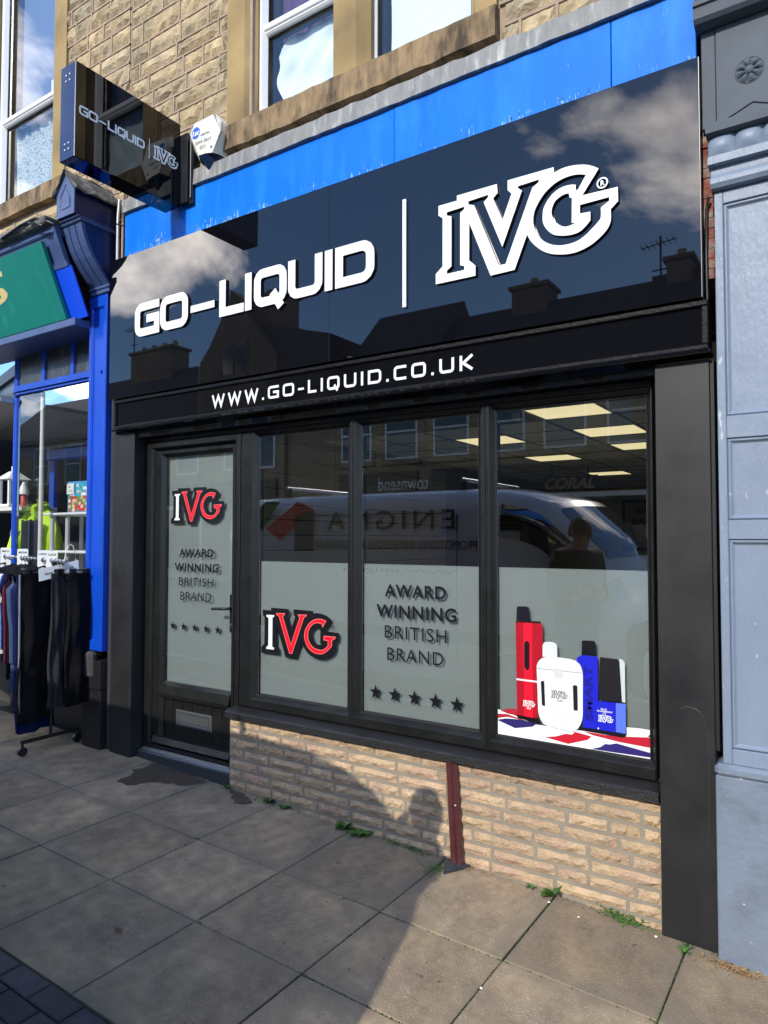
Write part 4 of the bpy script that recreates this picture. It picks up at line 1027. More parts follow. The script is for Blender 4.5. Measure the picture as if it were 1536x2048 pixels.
# ------------------------------------------------------------------ projecting sign
ps = thing('projecting_sign', (-3.95, -.45, 4.08), 'glossy black box sign projecting from the wall above the left of the fascia', 'sign')
mb = MB(); mb.box(-4.026, -3.877, -.852, -.050, 4.081, 4.676, c=.003); mb.build('sign_box', 'acrylic', ps)
boxobj('sign_face', 'acrylic', ps, -3.8765, -3.873, -.8515, -.0505, 4.0815, 4.6755, .0008)
boxobj('end_cap', mat('dark_blue_gloss', (.006, .018, .075), .12, ior=1.6), ps, -4.0255, -3.8795, -.8555, -.8525, 4.083, 4.674, .001)
boxobj('face_edge_strip', 'alu', ps, -3.8795, -3.8735, -.8545, -.8522, 4.083, 4.674)
for zc in (4.592, 4.160):
    for dx in (-.022, .016):
        for dz in (-.018, .018):
            mb = MB(); mb.tube([(-3.95 + dx + .004, -.854, zc + dz), (-3.95 + dx + .004, -.8595, zc + dz)], .0055, 8); mb.build('rivet', 'upvc', ps)
mb = MB(); mb.box(-3.99, -3.80, -.050, -.020, 4.105, 4.60, c=.003); mb.box(-3.875, -3.765, -.030, .040, 4.095, 4.560, c=.003); mb.build('bracket', 'blackmetal', ps)
mb = MB(); mb.tube([(-3.775, -.036, 4.13), (-3.775, -.036, 4.55)], .010, 8); mb.build('bracket_rod', 'blackmetal', ps)
FX = lambda a, b, d: (d, a, b)
mb = MB()
kx = (.828 - .348) / 2.114
for ch, x, w in LT:
    sign_letter(mb, ch, -.828 + (x + 4.313) * kx, 4.3565, w * kx, .0585, .20, FX, -3.8722, -3.8730)
mb.build('lettering', 'white_letter', ps)
boxobj('divider', 'white_letter', ps, -3.8728, -3.8720, -.3145, -.3100, 4.312, 4.450)
mb = MB(); logo(mb, -.2785, 4.3325, .222, FX, -3.8722, True); mb.build('emblem', 'white_letter', ps)

# ------------------------------------------------------------------ alarm box
ab = thing('alarm_box', (-3.66, .0, 4.5), 'cream burglar alarm box with blue lower lens on the stone wall beside the projecting sign', 'alarm box')
FA = [(-3.755, 4.557), (-3.712, 4.622), (-3.529, 4.628), (-3.493, 4.552), (-3.462, 4.497), (-3.531, 4.364), (-3.598, 4.380), (-3.666, 4.384)]
WA = [(-3.800, 4.530), (-3.745, 4.658), (-3.560, 4.668), (-3.505, 4.600), (-3.484, 4.520), (-3.520, 4.372), (-3.600, 4.262), (-3.705, 4.372)]
n = 8
vs = [(a, .055, b) for a, b in WA] + [(a, -.012, b) for a, b in WA] + [(a, -.066 + (.006 if k in (3, 4) else 0), b) for k, (a, b) in enumerate(FA)]
fsA, fsB = [], []
for k in range(n):
    q = (k + 1) % n
    for lv in range(2):
        (fsB if k in (5, 6) else fsA).append((lv * n + k, lv * n + q, (lv + 1) * n + q, (lv + 1) * n + k))
fsA.append((16, 17, 18, 19, 21, 22, 23)); fsA.append((19, 20, 21))
MB().add(vs, fsA).build('cover', 'alarm', ab)
MB().add(vs, fsB).build('lens', 'navy_plastic', ab)
AF = lambda a, b, d: (a, d, b)
mb = MB(); mb.disc((-3.696, 4.550), .041, lambda a, b: (a, -.0668, b), 22); mb.build('logo_disc', 'blue_print', ab)
mb = MB(); text(mb, '1st', -3.732, -3.660, 4.530, 4.567, AF, -.0676, bold=.04, shear=.2); mb.build('disc_lettering', 'vinyl_white', ab)
mb = MB(); text(mb, 'alarms', -3.648, -3.562, 4.512, 4.533, AF, -.0668, bold=.01); mb.build('name_lettering', 'grey_print', ab); mb = MB(); text(mb, '0844 5611', -3.703, -3.552, 4.461, 4.487, AF, -.0668, bold=.01); text(mb, '831', -3.655, -3.600, 4.420, 4.446, AF, -.0668, bold=.01)
mb.build('lettering', 'grey_print', ab)
mb = MB(); mb.disc((-3.543, 4.408), .008, lambda a, b: (a, -.0672, b), 12); mb.build('screw_hole', 'vinyl_black', ab)

# conduit beside the bracket corbel
cd = thing('conduit_pipe', (-4.615, .0, 3.85), 'grey galvanised conduit running down the wall between blue corbel and black sign', 'pipe')
mb = MB(); mb.tube([(-4.627, -.005, 3.82), (-4.627, -.005, 4.22), (-4.625, .005, 4.36)], .0135, 10); mb.build('pipe', 'galv', cd)
mb = MB(); mb.tube([(-4.588, .01, 3.82), (-4.588, .01, 4.28), (-4.60, .02, 4.40)], .011, 8); mb.build('cable', mat('pink_cable', (.36, .25, .22), .7), cd)
mb = MB(); mb.tube([(-4.65, -.016, 4.16), (-4.627, -.021, 4.165), (-4.60, -.016, 4.16), (-4.575, -.004, 4.15)], .004, 6); mb.tube([(-4.606, -.01, 4.33), (-4.572, -.012, 4.27), (-4.570, -.008, 4.20), (-4.61, -.012, 4.17)], .004, 6); mb.build('clip', 'blackmetal', cd)

# ------------------------------------------------------------------ inside the shop
ins = thing('shop_interior', (-2.5, 4, 0), 'dim interior of the vape shop behind the display windows', 'room')
boxobj('room_floor', 'floor', ins, -4.62, -.30, .30, 9.2, .12, .20)
boxobj('back_wall', 'room', ins, -4.62, -.30, 9.2, 9.3, .2, 3.0)
boxobj('side_wall', 'room', ins, -.42, -.30, .30, 9.2, .2, 3.0)
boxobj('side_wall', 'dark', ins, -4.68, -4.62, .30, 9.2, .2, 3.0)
for k in range(16):
    boxobj('slat', 'slatwall', ins, -4.618, -4.598, .32, 5.2, .30 + k * .15, .30 + k * .15 + .141, .004)
boxobj('counter', 'dark', ins, -4.2, -1.9, 5.6, 6.2, .2, 1.25, .01)
boxobj('doorway', 'dark', ins, -2.05, -1.30, 9.16, 9.199, .2, 2.3)
ce = thing('suspended_ceiling', (-2.5, 4, 2.75), 'suspended tiled ceiling with grid and lit square panels inside the vape shop', 'ceiling')
boxobj('ceiling_void', 'dark', ce, -4.62, -.3, .262, 9.2, 2.80, 2.84)
LIT = {(-2.1, 1.70), (-2.1, 2.90), (-3.3, 2.90), (-2.1, 4.10), (-3.3, 4.7), (-2.1, 5.9), (-3.3, 7.1)}
gx = [-4.5 + .6 * k for k in range(8)]; gy = [.5 + .6 * k for k in range(15)]
lights = []
for i in range(7):
    for j in range(14):
        a, c = gx[i] + .012, gy[j] + .012
        key = (round(gx[i], 1), round(gy[j], 1))
        if key in {(round(p, 1), round(q, 1)) for p, q in LIT}:
            lights.append((a, c)); continue
        if 2 <= j <= 2 and i < 4: continue
        MB().add([(a, c, 2.752), (a + .576, c, 2.752), (a + .576, c + .576, 2.752), (a, c + .576, 2.752)], [(0, 1, 2, 3)]).build('ceiling_tile', 'ceiling_tile', ce)
mb = MB()
for x in gx: mb.box(x - .012, x + .012, .45, 9.0, 2.747, 2.75)
for y in gy: mb.box(-4.6, -.42, y - .012, y + .012, 2.7475, 2.7505)
mb.build('ceiling_grid', 'grid', ce)
boxobj('black_track', 'dark', ce, -4.5, -2.1, 1.62, 1.78, 2.66, 2.745)
LPOS = ['nearest the right pillar behind the third window', 'second one back from the right pillar window', 'left one seen through the middle window mullion', 'third one back beside the right window jamb']
lights.sort(key=lambda p: p[1])
LL = ['largest lit ceiling panel just inside the window by the right pillar', 'lit ceiling panel straddling the mullion between middle and right windows', 'second lit ceiling panel back, cut by the right window jamb', 'third lit ceiling panel back, small corner by the right jamb',
      'dim small lit ceiling panel above the van roof reflection', 'faint lit ceiling panel near the back wall camera', 'faintest lit ceiling panel deep in the shop']
order = sorted(lights, key=lambda p: (p[1], -p[0]))
for k, (a, c) in enumerate(order):
    lg = thing('ceiling_light', (a + .29, c + .29, 2.75), LL[min(k, 6)] if k != 1 else LL[2], 'ceiling light', 'lit panels in the shop ceiling')
    if k == 2: lg['label'] = LL[1]
    MB().add([(a + .02, c + .02, 2.7525), (a + .556, c + .02, 2.7525), (a + .556, c + .556, 2.7525), (a + .02, c + .556, 2.7525)], [(0, 1, 2, 3)]).build('diffuser', 'lamp', lg)
    mb = MB()
    for q in ((a, a + .576, c, c + .02), (a, a + .576, c + .556, c + .576), (a, a + .02, c + .02, c + .556), (a + .556, a + .576, c + .02, c + .556)):
        mb.box(q[0], q[1], q[2], q[3], 2.7495, 2.758)
    mb.build('frame', 'upvc', lg)
def cctv(x, y, z, lab):
    o = thing('security_camera', (x, y, z), lab, 'camera', 'security cameras in the shop')
    mb = MB(); mb.tube([(x, y, z + .14), (x, y, z + .03)], .014, 8); mb.build('bracket', 'vinyl_black', o)
    mb = MB(); mb.tube([(x - .10, y + .02, z + .02), (x + .11, y - .06, z - .03)], [.035, .042], 12); mb.build('body', 'vinyl_black', o)
    mb = MB(); mb.tube([(x + .11, y - .06, z - .03), (x + .125, y - .066, z - .034)], .03, 12); mb.build('lens', 'van_glass', o)
cctv(-3.36, .42, 2.61, 'dark security camera under the ceiling at the top left of the first display window')
cctv(-1.9, 8.2, 2.45, 'small dark security camera near the back wall of the shop')
po2 = thing('poster', (-3.0, 9.19, 1.6), 'black and white poster board on the back wall at the right of the third window', 'poster')
boxobj('board', 'van_dark', po2, -3.27, -2.62, 9.16, 9.198, 1.56, 2.44, .004)
boxobj('sheet', mat('poster_grey', (.30, .30, .29), .7), po2, -3.22, -2.67, 9.150, 9.159, 1.62, 2.39)
mb = MB(); text(mb, 'BAR', -3.10, -2.80, 2.02, 2.12, WALL, 9.148, bold=.02); text(mb, 'FAVOURITES', -3.18, -2.71, 1.88, 1.98, WALL, 9.148, bold=.02); logo(mb, -3.05, 2.20, .25, WALL, 9.148); mb.build('lettering', 'vinyl_black', po2)
hs = thing('coral_reflection_board', (-3.14, 6, 2.6), 'added dark board in the shop, its pale slanted CORAL letters painting a reflection', 'sign')  # board and hangers added to carry the letters of a mirrored sign
boxobj('board', 'dark', hs, -3.52, -2.76, 6.0, 6.03, 2.415, 2.615)
for x in (-3.4, -2.9): boxobj('hanger', 'dark', hs, x, x + .02, 6.0, 6.02, 2.615, 2.745)
cs = MB(); text(cs, 'CORAL', -3.485, -2.79, 2.438, 2.594, WALL, 5.997, bold=.03, shear=.3); cs.build('lettering', mat('grey_reflection_letters', (.40, .40, .40), .6), hs)

# ================================================================== NEIGHBOUR ON THE LEFT
lb = thing('neighbour_stone_building', (-6, .3, 0), 'buff stone upper storey at far left with one white net curtained window', 'building')
strap = MB()
coursed(lb, -7.3, -4.602, 4.20, 6.95, .150, .19, .46, YS, holes=[(-6.80, -5.432, 4.64, 7.5), (-7.3, -6.8, 5.2, 7.5)], strap=strap)
strap.build('pointing', 'mortar_pink', lb, kind='stuff')
mb = MB(); mb.box(-5.66, -4.594, YS + .004, YS + .3, 4.1, 8.2); mb.box(-7.4, -5.66, YS + .004, YS + .3, 4.1, 4.66); mb.box(-7.4, -6.70, YS + .004, YS + .3, 4.66, 8.2); mb.box(-7.4, -4.594, YS + .4, YS + .45, 3.6, 8.2)
mb.build('wall_core', 'mortar_pink', lb)
bl_old = bld; bld = lb
chamfer_post(-5.665, -5.440, 4.80, 8.0, .046, .05, 0, 'jamb_stone')
chamfer_post(-6.90, -6.655, 4.80, 8.0, .046, 0, .02, 'jamb_stone')
bld = bl_old
rows = []
for i in range(15):
    x = -6.80 + 1.37 * i / 14
    rows.append([(x, .30, 4.82), (x, .01, 4.797 + R.uniform(-.003, .003)), (x, .004, 4.645 + R.uniform(-.005, .005)), (x, .3, 4.64)])
mb = MB(); mb.grid(lambda i, j: rows[i][j], 14, 3, smooth=False); mb.add(rows[-1], [(0, 1, 2, 3)]); mb.build('stone_sill', 'sill_stone', lb)
w3 = upvc_window(lb, -6.640, -5.630, 4.800, 5.670, 7.6)
drape(w3, 'net_curtain', 'lace', -6.57, -5.66, .26, 4.86, 5.64, 7, .016, nu=60)
boxobj('sky_reflection_sheet', mat('blue_grey_sky_reflection', (.16, .22, .36), .8), w3, -6.57, -5.66, .30, .31, 5.70, 7.6)  # sheet behind the pane, painted with the blue of the mirrored sky
boxobj('curtain_edge', 'paper', w3, -6.05, -5.66, .28, .29, 5.70, 5.98)

bs = thing('blue_shopfront', (-5.8, 0, 0), 'old royal blue timber shopfront with curved display window, left of the vape shop', 'shopfront')
# pilaster with sunk panel
mb = MB(); ring(mb, -4.938, -4.715, .905, 3.645, (.045, .045, .085, .10), -.030, -.016, bead=.010, yb=.22); mb.box(-4.90, -4.75, -.014, .1, .95, 3.58); mb.build('pilaster', 'royal', bs)
mb = MB(); mb.tube([(-4.79, -.0155, 3.05), (-4.79, -.026, 3.05)], [.016, .012], 12); mb.build('stud', 'royal', bs)
mb = MB(); mb.box(-4.945, -4.705, -.045, .22, .62, .835, c=.006); mb.box(-4.938, -4.712, -.032, .22, .10, .62, c=.004); mb.build('pilaster_plinth', 'black_base', bs)
boxobj('plinth_block', mat('worn_stone_plinth', (.045, .043, .042), .8, var=.3, bump=.4), bs, -4.915, -4.79, -.065, .0, .70, .90, .02)
boxobj('side_strip', 'dark', bs, -4.705, -4.652, .02, .2, .1, 4.3)
# window with a rounded corner on the left
WY = .15
arc = [(-6.22 - .16 * math.sin(t), WY + .16 - .16 * math.cos(t)) for t in [math.pi / 2 * k / 6 for k in range(7)]]
arc = [(-6.22 - .16 * math.sin(t), WY + .16 - .16 * math.cos(t)) for t in [math.radians(68) * k / 6 for k in range(7)]]
plan = [(-4.94, WY)] + arc + [(-6.46, .47), (-8.6, 1.1)]
def band(nm, m_, z0, z1, out=0.0, thick=.04, parent=bs):
    mb = MB(); pts = [Vector(p) for p in plan]; L_, Q_ = stroke(pts, thick); n = len(pts)
    off = [Vector((p.x, p.y)) for p in pts]
    a = [(p.x, p.y) for p in L_]; b = [(p.x, p.y) for p in Q_]
    mb.add([(x, y - out, z0) for x, y in a] + [(x, y - out, z0) for x, y in b] + [(x, y - out, z1) for x, y in a] + [(x, y - out, z1) for x, y in b],
           [f for i in range(n - 1) for f in ((i, i + 1, n + i + 1, n + i), (2 * n + i, 2 * n + i + 1, 3 * n + i + 1, 3 * n + i), (i, i + 1, 2 * n + i + 1, 2 * n + i), (n + i, n + i + 1, 3 * n + i + 1, 3 * n + i))])
    return mb.build(nm, m_, parent)
band('transom_rail', 'royal', 3.075, 3.125, .012, .07)
band('transom_lip', 'royal', 3.052, 3.075, .004, .05)
band('window_head', 'black_base', 3.48, 3.60, .0, .06)
band('window_sill', 'royal', .98, 1.05, .02, .08)
band('stall_riser', 'black_base', .12, .98, -.01, .05)
def sheet(nm, m_, z0, z1, off=0):
    mb = MB(); n = len(plan)
    mb.add([(x, y + off, z0) for x, y in plan] + [(x, y + off, z1) for x, y in plan], [(i, i + 1, n + i + 1, n + i) for i in range(n - 1)])
    return mb.build(nm, m_, bs)
sheet('display_pane', 'glass_single', 1.05, 3.055)
for a, b in ((-4.95, -5.385), (-5.435, -5.815), (-5.865, -6.20)):
    boxobj('transom_pane', 'darkpane', bs, b, a, WY - .004, WY + .01, 3.122, 3.485)
sheet('transom_corner_pane', 'darkpane', 3.122, 3.482, .006)
for x in (-5.41, -5.84):
    boxobj('transom_bar', 'royal', bs, x - .026, x + .026, WY - .022, WY + .01, 3.12, 3.485, .006)
mb = MB(); mb.tube([(-6.335, WY + .035, 1.04), (-6.335, WY + .035, 3.48)], .030, 10); mb.build('corner_bar', 'royal', bs)
boxobj('entrance_ceiling', 'opp_white', bs, -9, -6.38, .05, 2.2, 3.0, 3.04)
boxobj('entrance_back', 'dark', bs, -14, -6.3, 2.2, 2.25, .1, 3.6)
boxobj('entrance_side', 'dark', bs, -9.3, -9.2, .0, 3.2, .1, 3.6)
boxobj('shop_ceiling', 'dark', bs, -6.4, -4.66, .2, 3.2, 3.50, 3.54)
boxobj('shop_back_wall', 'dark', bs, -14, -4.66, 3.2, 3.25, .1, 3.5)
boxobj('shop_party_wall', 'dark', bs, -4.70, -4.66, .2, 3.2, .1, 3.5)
boxobj('shop_floor', 'floor', bs, -7.5, -4.7, .3, 3.2, .6, .62)
boxobj('inner_frame', 'royal', bs, -7.07, -6.99, .95, 1.0, 1.0, 2.62)
boxobj('inner_cornice', 'royal', bs, -7.07, -4.80, .90, 1.0, 2.58, 2.69, .01)
boxobj('inner_ledge', 'lead', bs, -7.0, -4.80, .88, 1.0, 2.70, 2.74, .006)
# board behind the sign, tilted forward
def tilt(a, b, d):
    """a = X, b = distance up the slope from the foot, d = offset off the face (towards the street)"""
    ux, uz = -.3834, .9236
    return (a, -.160 + b * ux - d * uz, 3.464 + b * uz + d * ux)
def tiltbox(nm, m_, parent, a0, a1, b0, b1, d0, d1, **t):
    vs = [tilt(a, b, d) for a in (a0, a1) for b in (b0, b1) for d in (d0, d1)]
    return MB().add(vs, [(0, 1, 3, 2), (4, 6, 7, 5), (0, 4, 5, 1), (2, 3, 7, 6), (0, 2, 6, 4), (1, 5, 7, 3)]).build(nm, m_, parent, **t)
tiltbox('fascia_board', 'bluegrey', bs, -8.5, -4.90, .0, .66, -.09, -.055)
tiltbox('blue_panel', 'royal_panel', bs, -5.10, -4.83, -.02, .36, -.052, -.042)
tiltbox('panel_strip', 'bluegrey', bs, -5.10, -4.86, .362, .40, -.053, -.036)
boxobj('fascia_sill', 'bluegrey', bs, -8.5, -4.93, -.16, .2, 3.40, 3.462, .006)
mb = MB(); mb.box(-8.5, -4.93, -.42, .06, 4.10, 4.165, c=.012); mb.build('lead_gutter', 'roofing', bs)
mb = MB(); mb.box(-8.5, -4.925, -.36, .05, 4.045, 4.10, c=.01); mb.build('cornice', 'bluegrey', bs)
mb = MB(); mb.tube([(-5.5, -.43, 4.11), (-5.2, -.44, 4.14), (-5.05, -.42, 4.16), (-4.95, -.40, 4.13), (-4.9, -.36, 4.10)], .012, 6); mb.tube([(-5.1, -.44, 4.13), (-5.0, -.45, 4.10), (-4.95, -.42, 4.08)], .010, 6); mb.build('cable', 'blackmetal', bs)
gs = thing('green_sign', (-6, -.2, 3.46), 'tilted green painted sign board with a pale gold letter above the curved blue shop window', 'sign')
tiltbox('board', 'green', gs, -8.2, -5.035, .0, .574, -.03, .0)
mb = MB(); text(mb, 'S', -6.10, -5.650, .245, .50, lambda a, b, d: tilt(a, b, d), .0015, shear=.1); mb.build('lettering', 'gold', gs)

# carved console bracket
cb_ = thing('console_bracket', (-4.79, 0, 3.65), 'carved blue console bracket with gabled top and mossy roof below the projecting sign', 'bracket')
X0, X1 = -4.905, -4.680
prof = [(-.042, 3.706), (-.055, 3.720), (-.095, 3.762), (-.135, 3.805), (-.191, 3.877), (-.225, 3.935), (-.250, 3.991), (-.270, 4.050), (-.282, 4.102)]
pg = [(y + .010, z) for y, z in prof] + [(.12, 4.102), (.12, 3.706)]
mb = MB(); mb.prism(pg, lambda a, b, d: (d, a, b), X0 + .004, X1 - .004, cap0=True); mb.build('scroll', 'blue_painted_shade', cb_)
for a, b in ((X0, X0 + .062), (X0 + .072, X0 + .142), (X0 + .152, X1)):
    mb = MB()
    mb.prism([(y, z) for y, z in prof] + [(y + .03, z) for y, z in prof[::-1]], lambda p, q, d: (d, p, q), a, b, cap0=True)
    mb.build('flute', 'bluegrey', cb_)
mb = MB(); mb.box(X0 - .012, X1 + .008, -.052, .12, 3.680, 3.706, c=.006); mb.box(X0 - .004, X1 + .003, -.042, .12, 3.648, 3.680, c=.004); mb.build('foot_moulding', 'bluegrey', cb_)
mb = MB(); mb.box(X0 - .006, X1 + .010, -.300, .12, 4.102, 4.125, c=.008); mb.box(X0 - .002, X1 + .005, -.318, .12, 4.125, 4.142, c=.006); mb.build('ledge', 'bluegrey', cb_)
gp = [(X0, 4.143), (X1, 4.143), (X1, 4.318), ((X0 + X1) / 2, 4.460), (X0, 4.318)]
mb = MB(); mb.prism(gp, lambda a, b, d: (a, d, b), -.331, .12, cap0=True); mb.build('gabled_block', 'blue_painted_shade', cb_)
def gable_scale(k, dz=0): 
    cx_, cz_ = (X0 + X1) / 2, 4.27
    return [(cx_ + (a - cx_) * k, cz_ + (b - cz_) * k + dz) for a, b in gp]
mb = MB(); o_, i_ = gp, gable_scale(.66, -.005)
vs = [(a, -.331, b) for a, b in o_] + [(a, -.3385, b) for a, b in gable_scale(.985)] + [(a, -.3385, b) for a, b in i_] + [(a, -.3325, b) for a, b in gable_scale(.60, -.005)]
mb.add(vs, [(r_ * 5 + k, r_ * 5 + (k + 1) % 5, r_ * 5 + 5 + (k + 1) % 5, r_ * 5 + 5 + k) for r_ in range(3) for k in range(5)])
mb.prism(gable_scale(.44, -.008), lambda a, b, d: (a, d, b), -.337, -.3315)
mb.add([(a, -.3322, b) for a, b in gable_scale(.62, -.005)], [(0, 1, 2, 3, 4)])
mb.build('gable_panel', 'bluegrey', cb_)
for sx in (-1, 1):
    cx_ = (X0 + X1) / 2
    def rp(i, j, top=0):
        u, v = i / 12, j / 5
        y = -.352 + .50 * u; x = cx_ + sx * (.148 * v); z = 4.478 - .165 * v
        jj = R.uniform(-.007, .007)
        return (x + jj, y + (R.uniform(-.012, .012) if i == 0 else 0), z + jj + top)
    g1 = [[rp(i, j, .014) for j in range(6)] for i in range(13)]; g0 = [[rp(i, j, -.006) for j in range(6)] for i in range(13)]
    mb = MB(); mb.grid(lambda i, j: g1[i][j], 12, 5); mb.grid(lambda i, j: g0[i][j], 12, 5)
    for i in range(12): mb.add([g1[i][5], g1[i + 1][5], g0[i + 1][5], g0[i][5]], [(0, 1, 2, 3)])
    for j in range(5): mb.add([g1[0][j], g1[0][j + 1], g0[0][j + 1], g0[0][j]], [(0, 1, 2, 3)])
    mb.build('roof_slope', 'roofing', cb_)

# goods in the blue shop's window
lan = thing('lantern', (-6.42, .45, 2.05), 'white lantern with glass sides on the window shelf of the blue shop', 'lantern')
lx, ly, lz = -6.77, .40, 2.058
mb = MB(); mb.box(lx - .10, lx + .10, ly - .10, ly + .10, lz, lz + .03, c=.006); mb.build('base', 'upvc', lan)
for sx in (-1, 1):
    for sy in (-1, 1): boxobj('post', 'upvc', lan, lx + sx * .08 - .012, lx + sx * .08 + .012, ly + sy * .08 - .012, ly + sy * .08 + .012, lz + .03, lz + .27)
mb = MB(); mb.add([(lx + a, ly + b, lz + .27) for a, b in ((-.115, -.115), (.115, -.115), (.115, .115), (-.115, .115))] + [(lx + a, ly + b, lz + .35) for a, b in ((-.03, -.03), (.03, -.03), (.03, .03), (-.03, .03))], [(0, 1, 5, 4), (1, 2, 6, 5), (2, 3, 7, 6), (3, 0, 4, 7), (4, 5, 6, 7), (3, 2, 1, 0)]); mb.tube([(lx, ly, lz + .35), (lx, ly, lz + .40)], .02, 8); mb.build('roof', 'upvc', lan)
shf = thing('window_shelf', (-6.5, .4, 1.97), 'white window shelf carrying the white lantern in the blue shop', 'shelf')
boxobj('board', 'opp_white', shf, -7.3, -6.44, .30, .66, 2.022, 2.057, .003)
bt = thing('spray_bottle', (-6.3, .4, 1.99), 'small white topped red bottle standing next to the white lantern', 'bottle')
mb = MB(); mb.tube([(-6.58, .40, 2.06), (-6.58, .40, 2.16), (-6.58, .40, 2.18)], [.03, .03, .014], 10); mb.build('body', mat('red_plastic', (.5, .05, .05), .4), bt)
mb = MB(); mb.tube([(-6.58, .40, 2.18), (-6.58, .40, 2.23), (-6.58, .40, 2.30)], [.05, .045, .012], 10); mb.build('top', 'upvc', bt)
pw = thing('white_pole', (-5.87, .2, 1.0), 'slim cream painted pole standing upright behind the blue shop window', 'pole')
mb = MB(); mb.tube([(-5.949, .20, 1.05), (-5.949, .20, 3.06)], .019, 10); mb.build('pole', 'alarm', pw)
# hi-vis jacket on a bust
hv = thing('hi_vis_jacket', (-6.2, .45, 1.2), 'fluorescent yellow hi-vis jacket with grey bands hung behind the blue shop window', 'jacket')
M['hivis'] = mat('fluorescent_yellow', (.55, .85, .02), .7, var=.1, vscale=12, bump=.3, bscale=20); M['reflective'] = mat('grey_reflective_band', (.17, .19, .19), .5)
M['navy_cloth'] = mat('navy_cloth', (.012, .016, .030), .85, var=.3, vscale=10, bump=.4, bscale=30)
def limb(path, rad, nm, m_, parent, n=10, seg=None):
    mb = MB(); mb.tube(path, rad, n, 0); return mb.build(nm, m_, parent)
jx, jy = -6.40, .48
limb([(jx - .20, jy, 2.02), (jx - .29, jy - .03, 1.88), (jx - .34, jy - .05, 1.70), (jx - .40, jy - .09, 1.50), (jx - .42, jy - .10, 1.36)], [.055, .080, .078, .072, .06], 'sleeve', 'hivis', hv)
limb([(jx - .305, jy - .035, 1.845), (jx - .325, jy - .042, 1.78)], [.084, .083], 'sleeve_band', 'reflective', hv)
limb([(jx - .372, jy - .072, 1.585), (jx - .392, jy - .084, 1.53)], [.079, .077], 'sleeve_band', 'reflective', hv)
mb = MB()
def torso(i, j):
    t = i / 8; a = 2 * math.pi * j / 16; z = 2.06 - t * .80; w = [.06, .17, .235, .24, .235, .23, .23, .235, .24][i]; dp = [.06, .10, .13, .13, .13, .13, .13, .13, .13][i]
    return (jx + w * math.cos(a) + .01 * math.sin(5 * a + i), jy + dp * math.sin(a) + .012 * math.sin(3 * a + i * 1.7), z)
mb.grid(torso, 8, 16); mb.build('torso', 'hivis', hv)
mb = MB(); mb.grid(lambda i, j: (jx - .10 + .30 * i / 8, jy - .145 - .01 * math.sin(i), 1.93 - .5 * j / 6 + .01 * math.sin(i * 2)), 8, 6); mb.build('dark_front', 'navy_cloth', hv)
limb([(jx - .0, jy - .02, 2.00), (jx + .03, jy - .03, 2.05), (jx + .05, jy - .02, 2.10)], [.085, .080, .070], 'collar', 'hivis', hv)
# metal shelf unit and jigsaw box
su = thing('shelf_unit', (-5.4, .5, 1), 'white tubular shelf unit behind the blue shop window holding the picture box', 'shelf')
for x, y in ((-6.03, .36), (-5.95, .60), (-5.80, .365), (-5.25, .36), (-5.25, .60)):
    mb = MB(); mb.tube([(x, y, .62), (x, y, 1.965)], .020, 10); mb.build('upright', mat('white_metal', (.5, .52, .54), .4) if 'white_metal' not in bpy.data.materials else bpy.data.materials['white_metal'], su)
for z in (1.965, 1.63, 1.30):
    boxobj('shelf_board', 'upvc', su, -6.07, -5.20, .30, .66, z, z + .022, .006)
jb = thing('jigsaw_box', (-5.4, .45, 1.99), 'blue edged jigsaw box with a beach picture and a white price sticker', 'box')
boxobj('box', mat('blue_card', (.05, .30, .62), .5), jb, -5.862, -5.36, .40, .46, 1.988, 2.268, .002)
cols = [('sea', (.03, .35, .62)), ('sand', (.62, .52, .30)), ('leafy', (.14, .30, .06)), ('red', (.50, .05, .05)), ('whitewash', (.72, .72, .70)), ('teal', (.03, .42, .48))]
mm = [mat('picture_' + a, c, .4, var=.5, vscale=40) for a, c in cols]
mb = MB()
for i in range(15):
    for j in range(9):
        x0 = -5.845 + i * .0315; z0 = 2.003 + j * .0275
        up_ = j >= 5
        mi = R.choice([0, 0, 5, 5, 4, 1]) if up_ else R.choice([1, 4, 2, 2, 3, 4, 1, 3])
        q = [(x0 + R.uniform(-.009, .009), .3985 - .00003 * (i + j * 15), z0 + R.uniform(-.008, .008)) for _ in range(4)]
        mb.add([(x0 - .004 + R.uniform(-.006, .004), q[0][1], z0 - .003), (x0 + .031 + R.uniform(-.004, .006), q[0][1], z0 - .003 + R.uniform(-.006, .006)), (x0 + .031, q[0][1], z0 + .028 + R.uniform(-.006, .008)), (x0 - .002, q[0][1], z0 + .028 + R.uniform(-.006, .008))], [(0, 1, 2, 3)], mi)
mb.build('picture_print', mm, jb)
boxobj('price_sticker', 'vinyl_white', jb, -5.860, -5.755, .388, .3895, 2.155, 2.250)
mb = MB(); text(mb, '500', -5.845, -5.80, 2.21, 2.235, WALL, .3875); text(mb, '£4.99', -5.845, -5.775, 2.17, 2.195, WALL, .3875); mb.build('lettering', 'grey_print', jb)

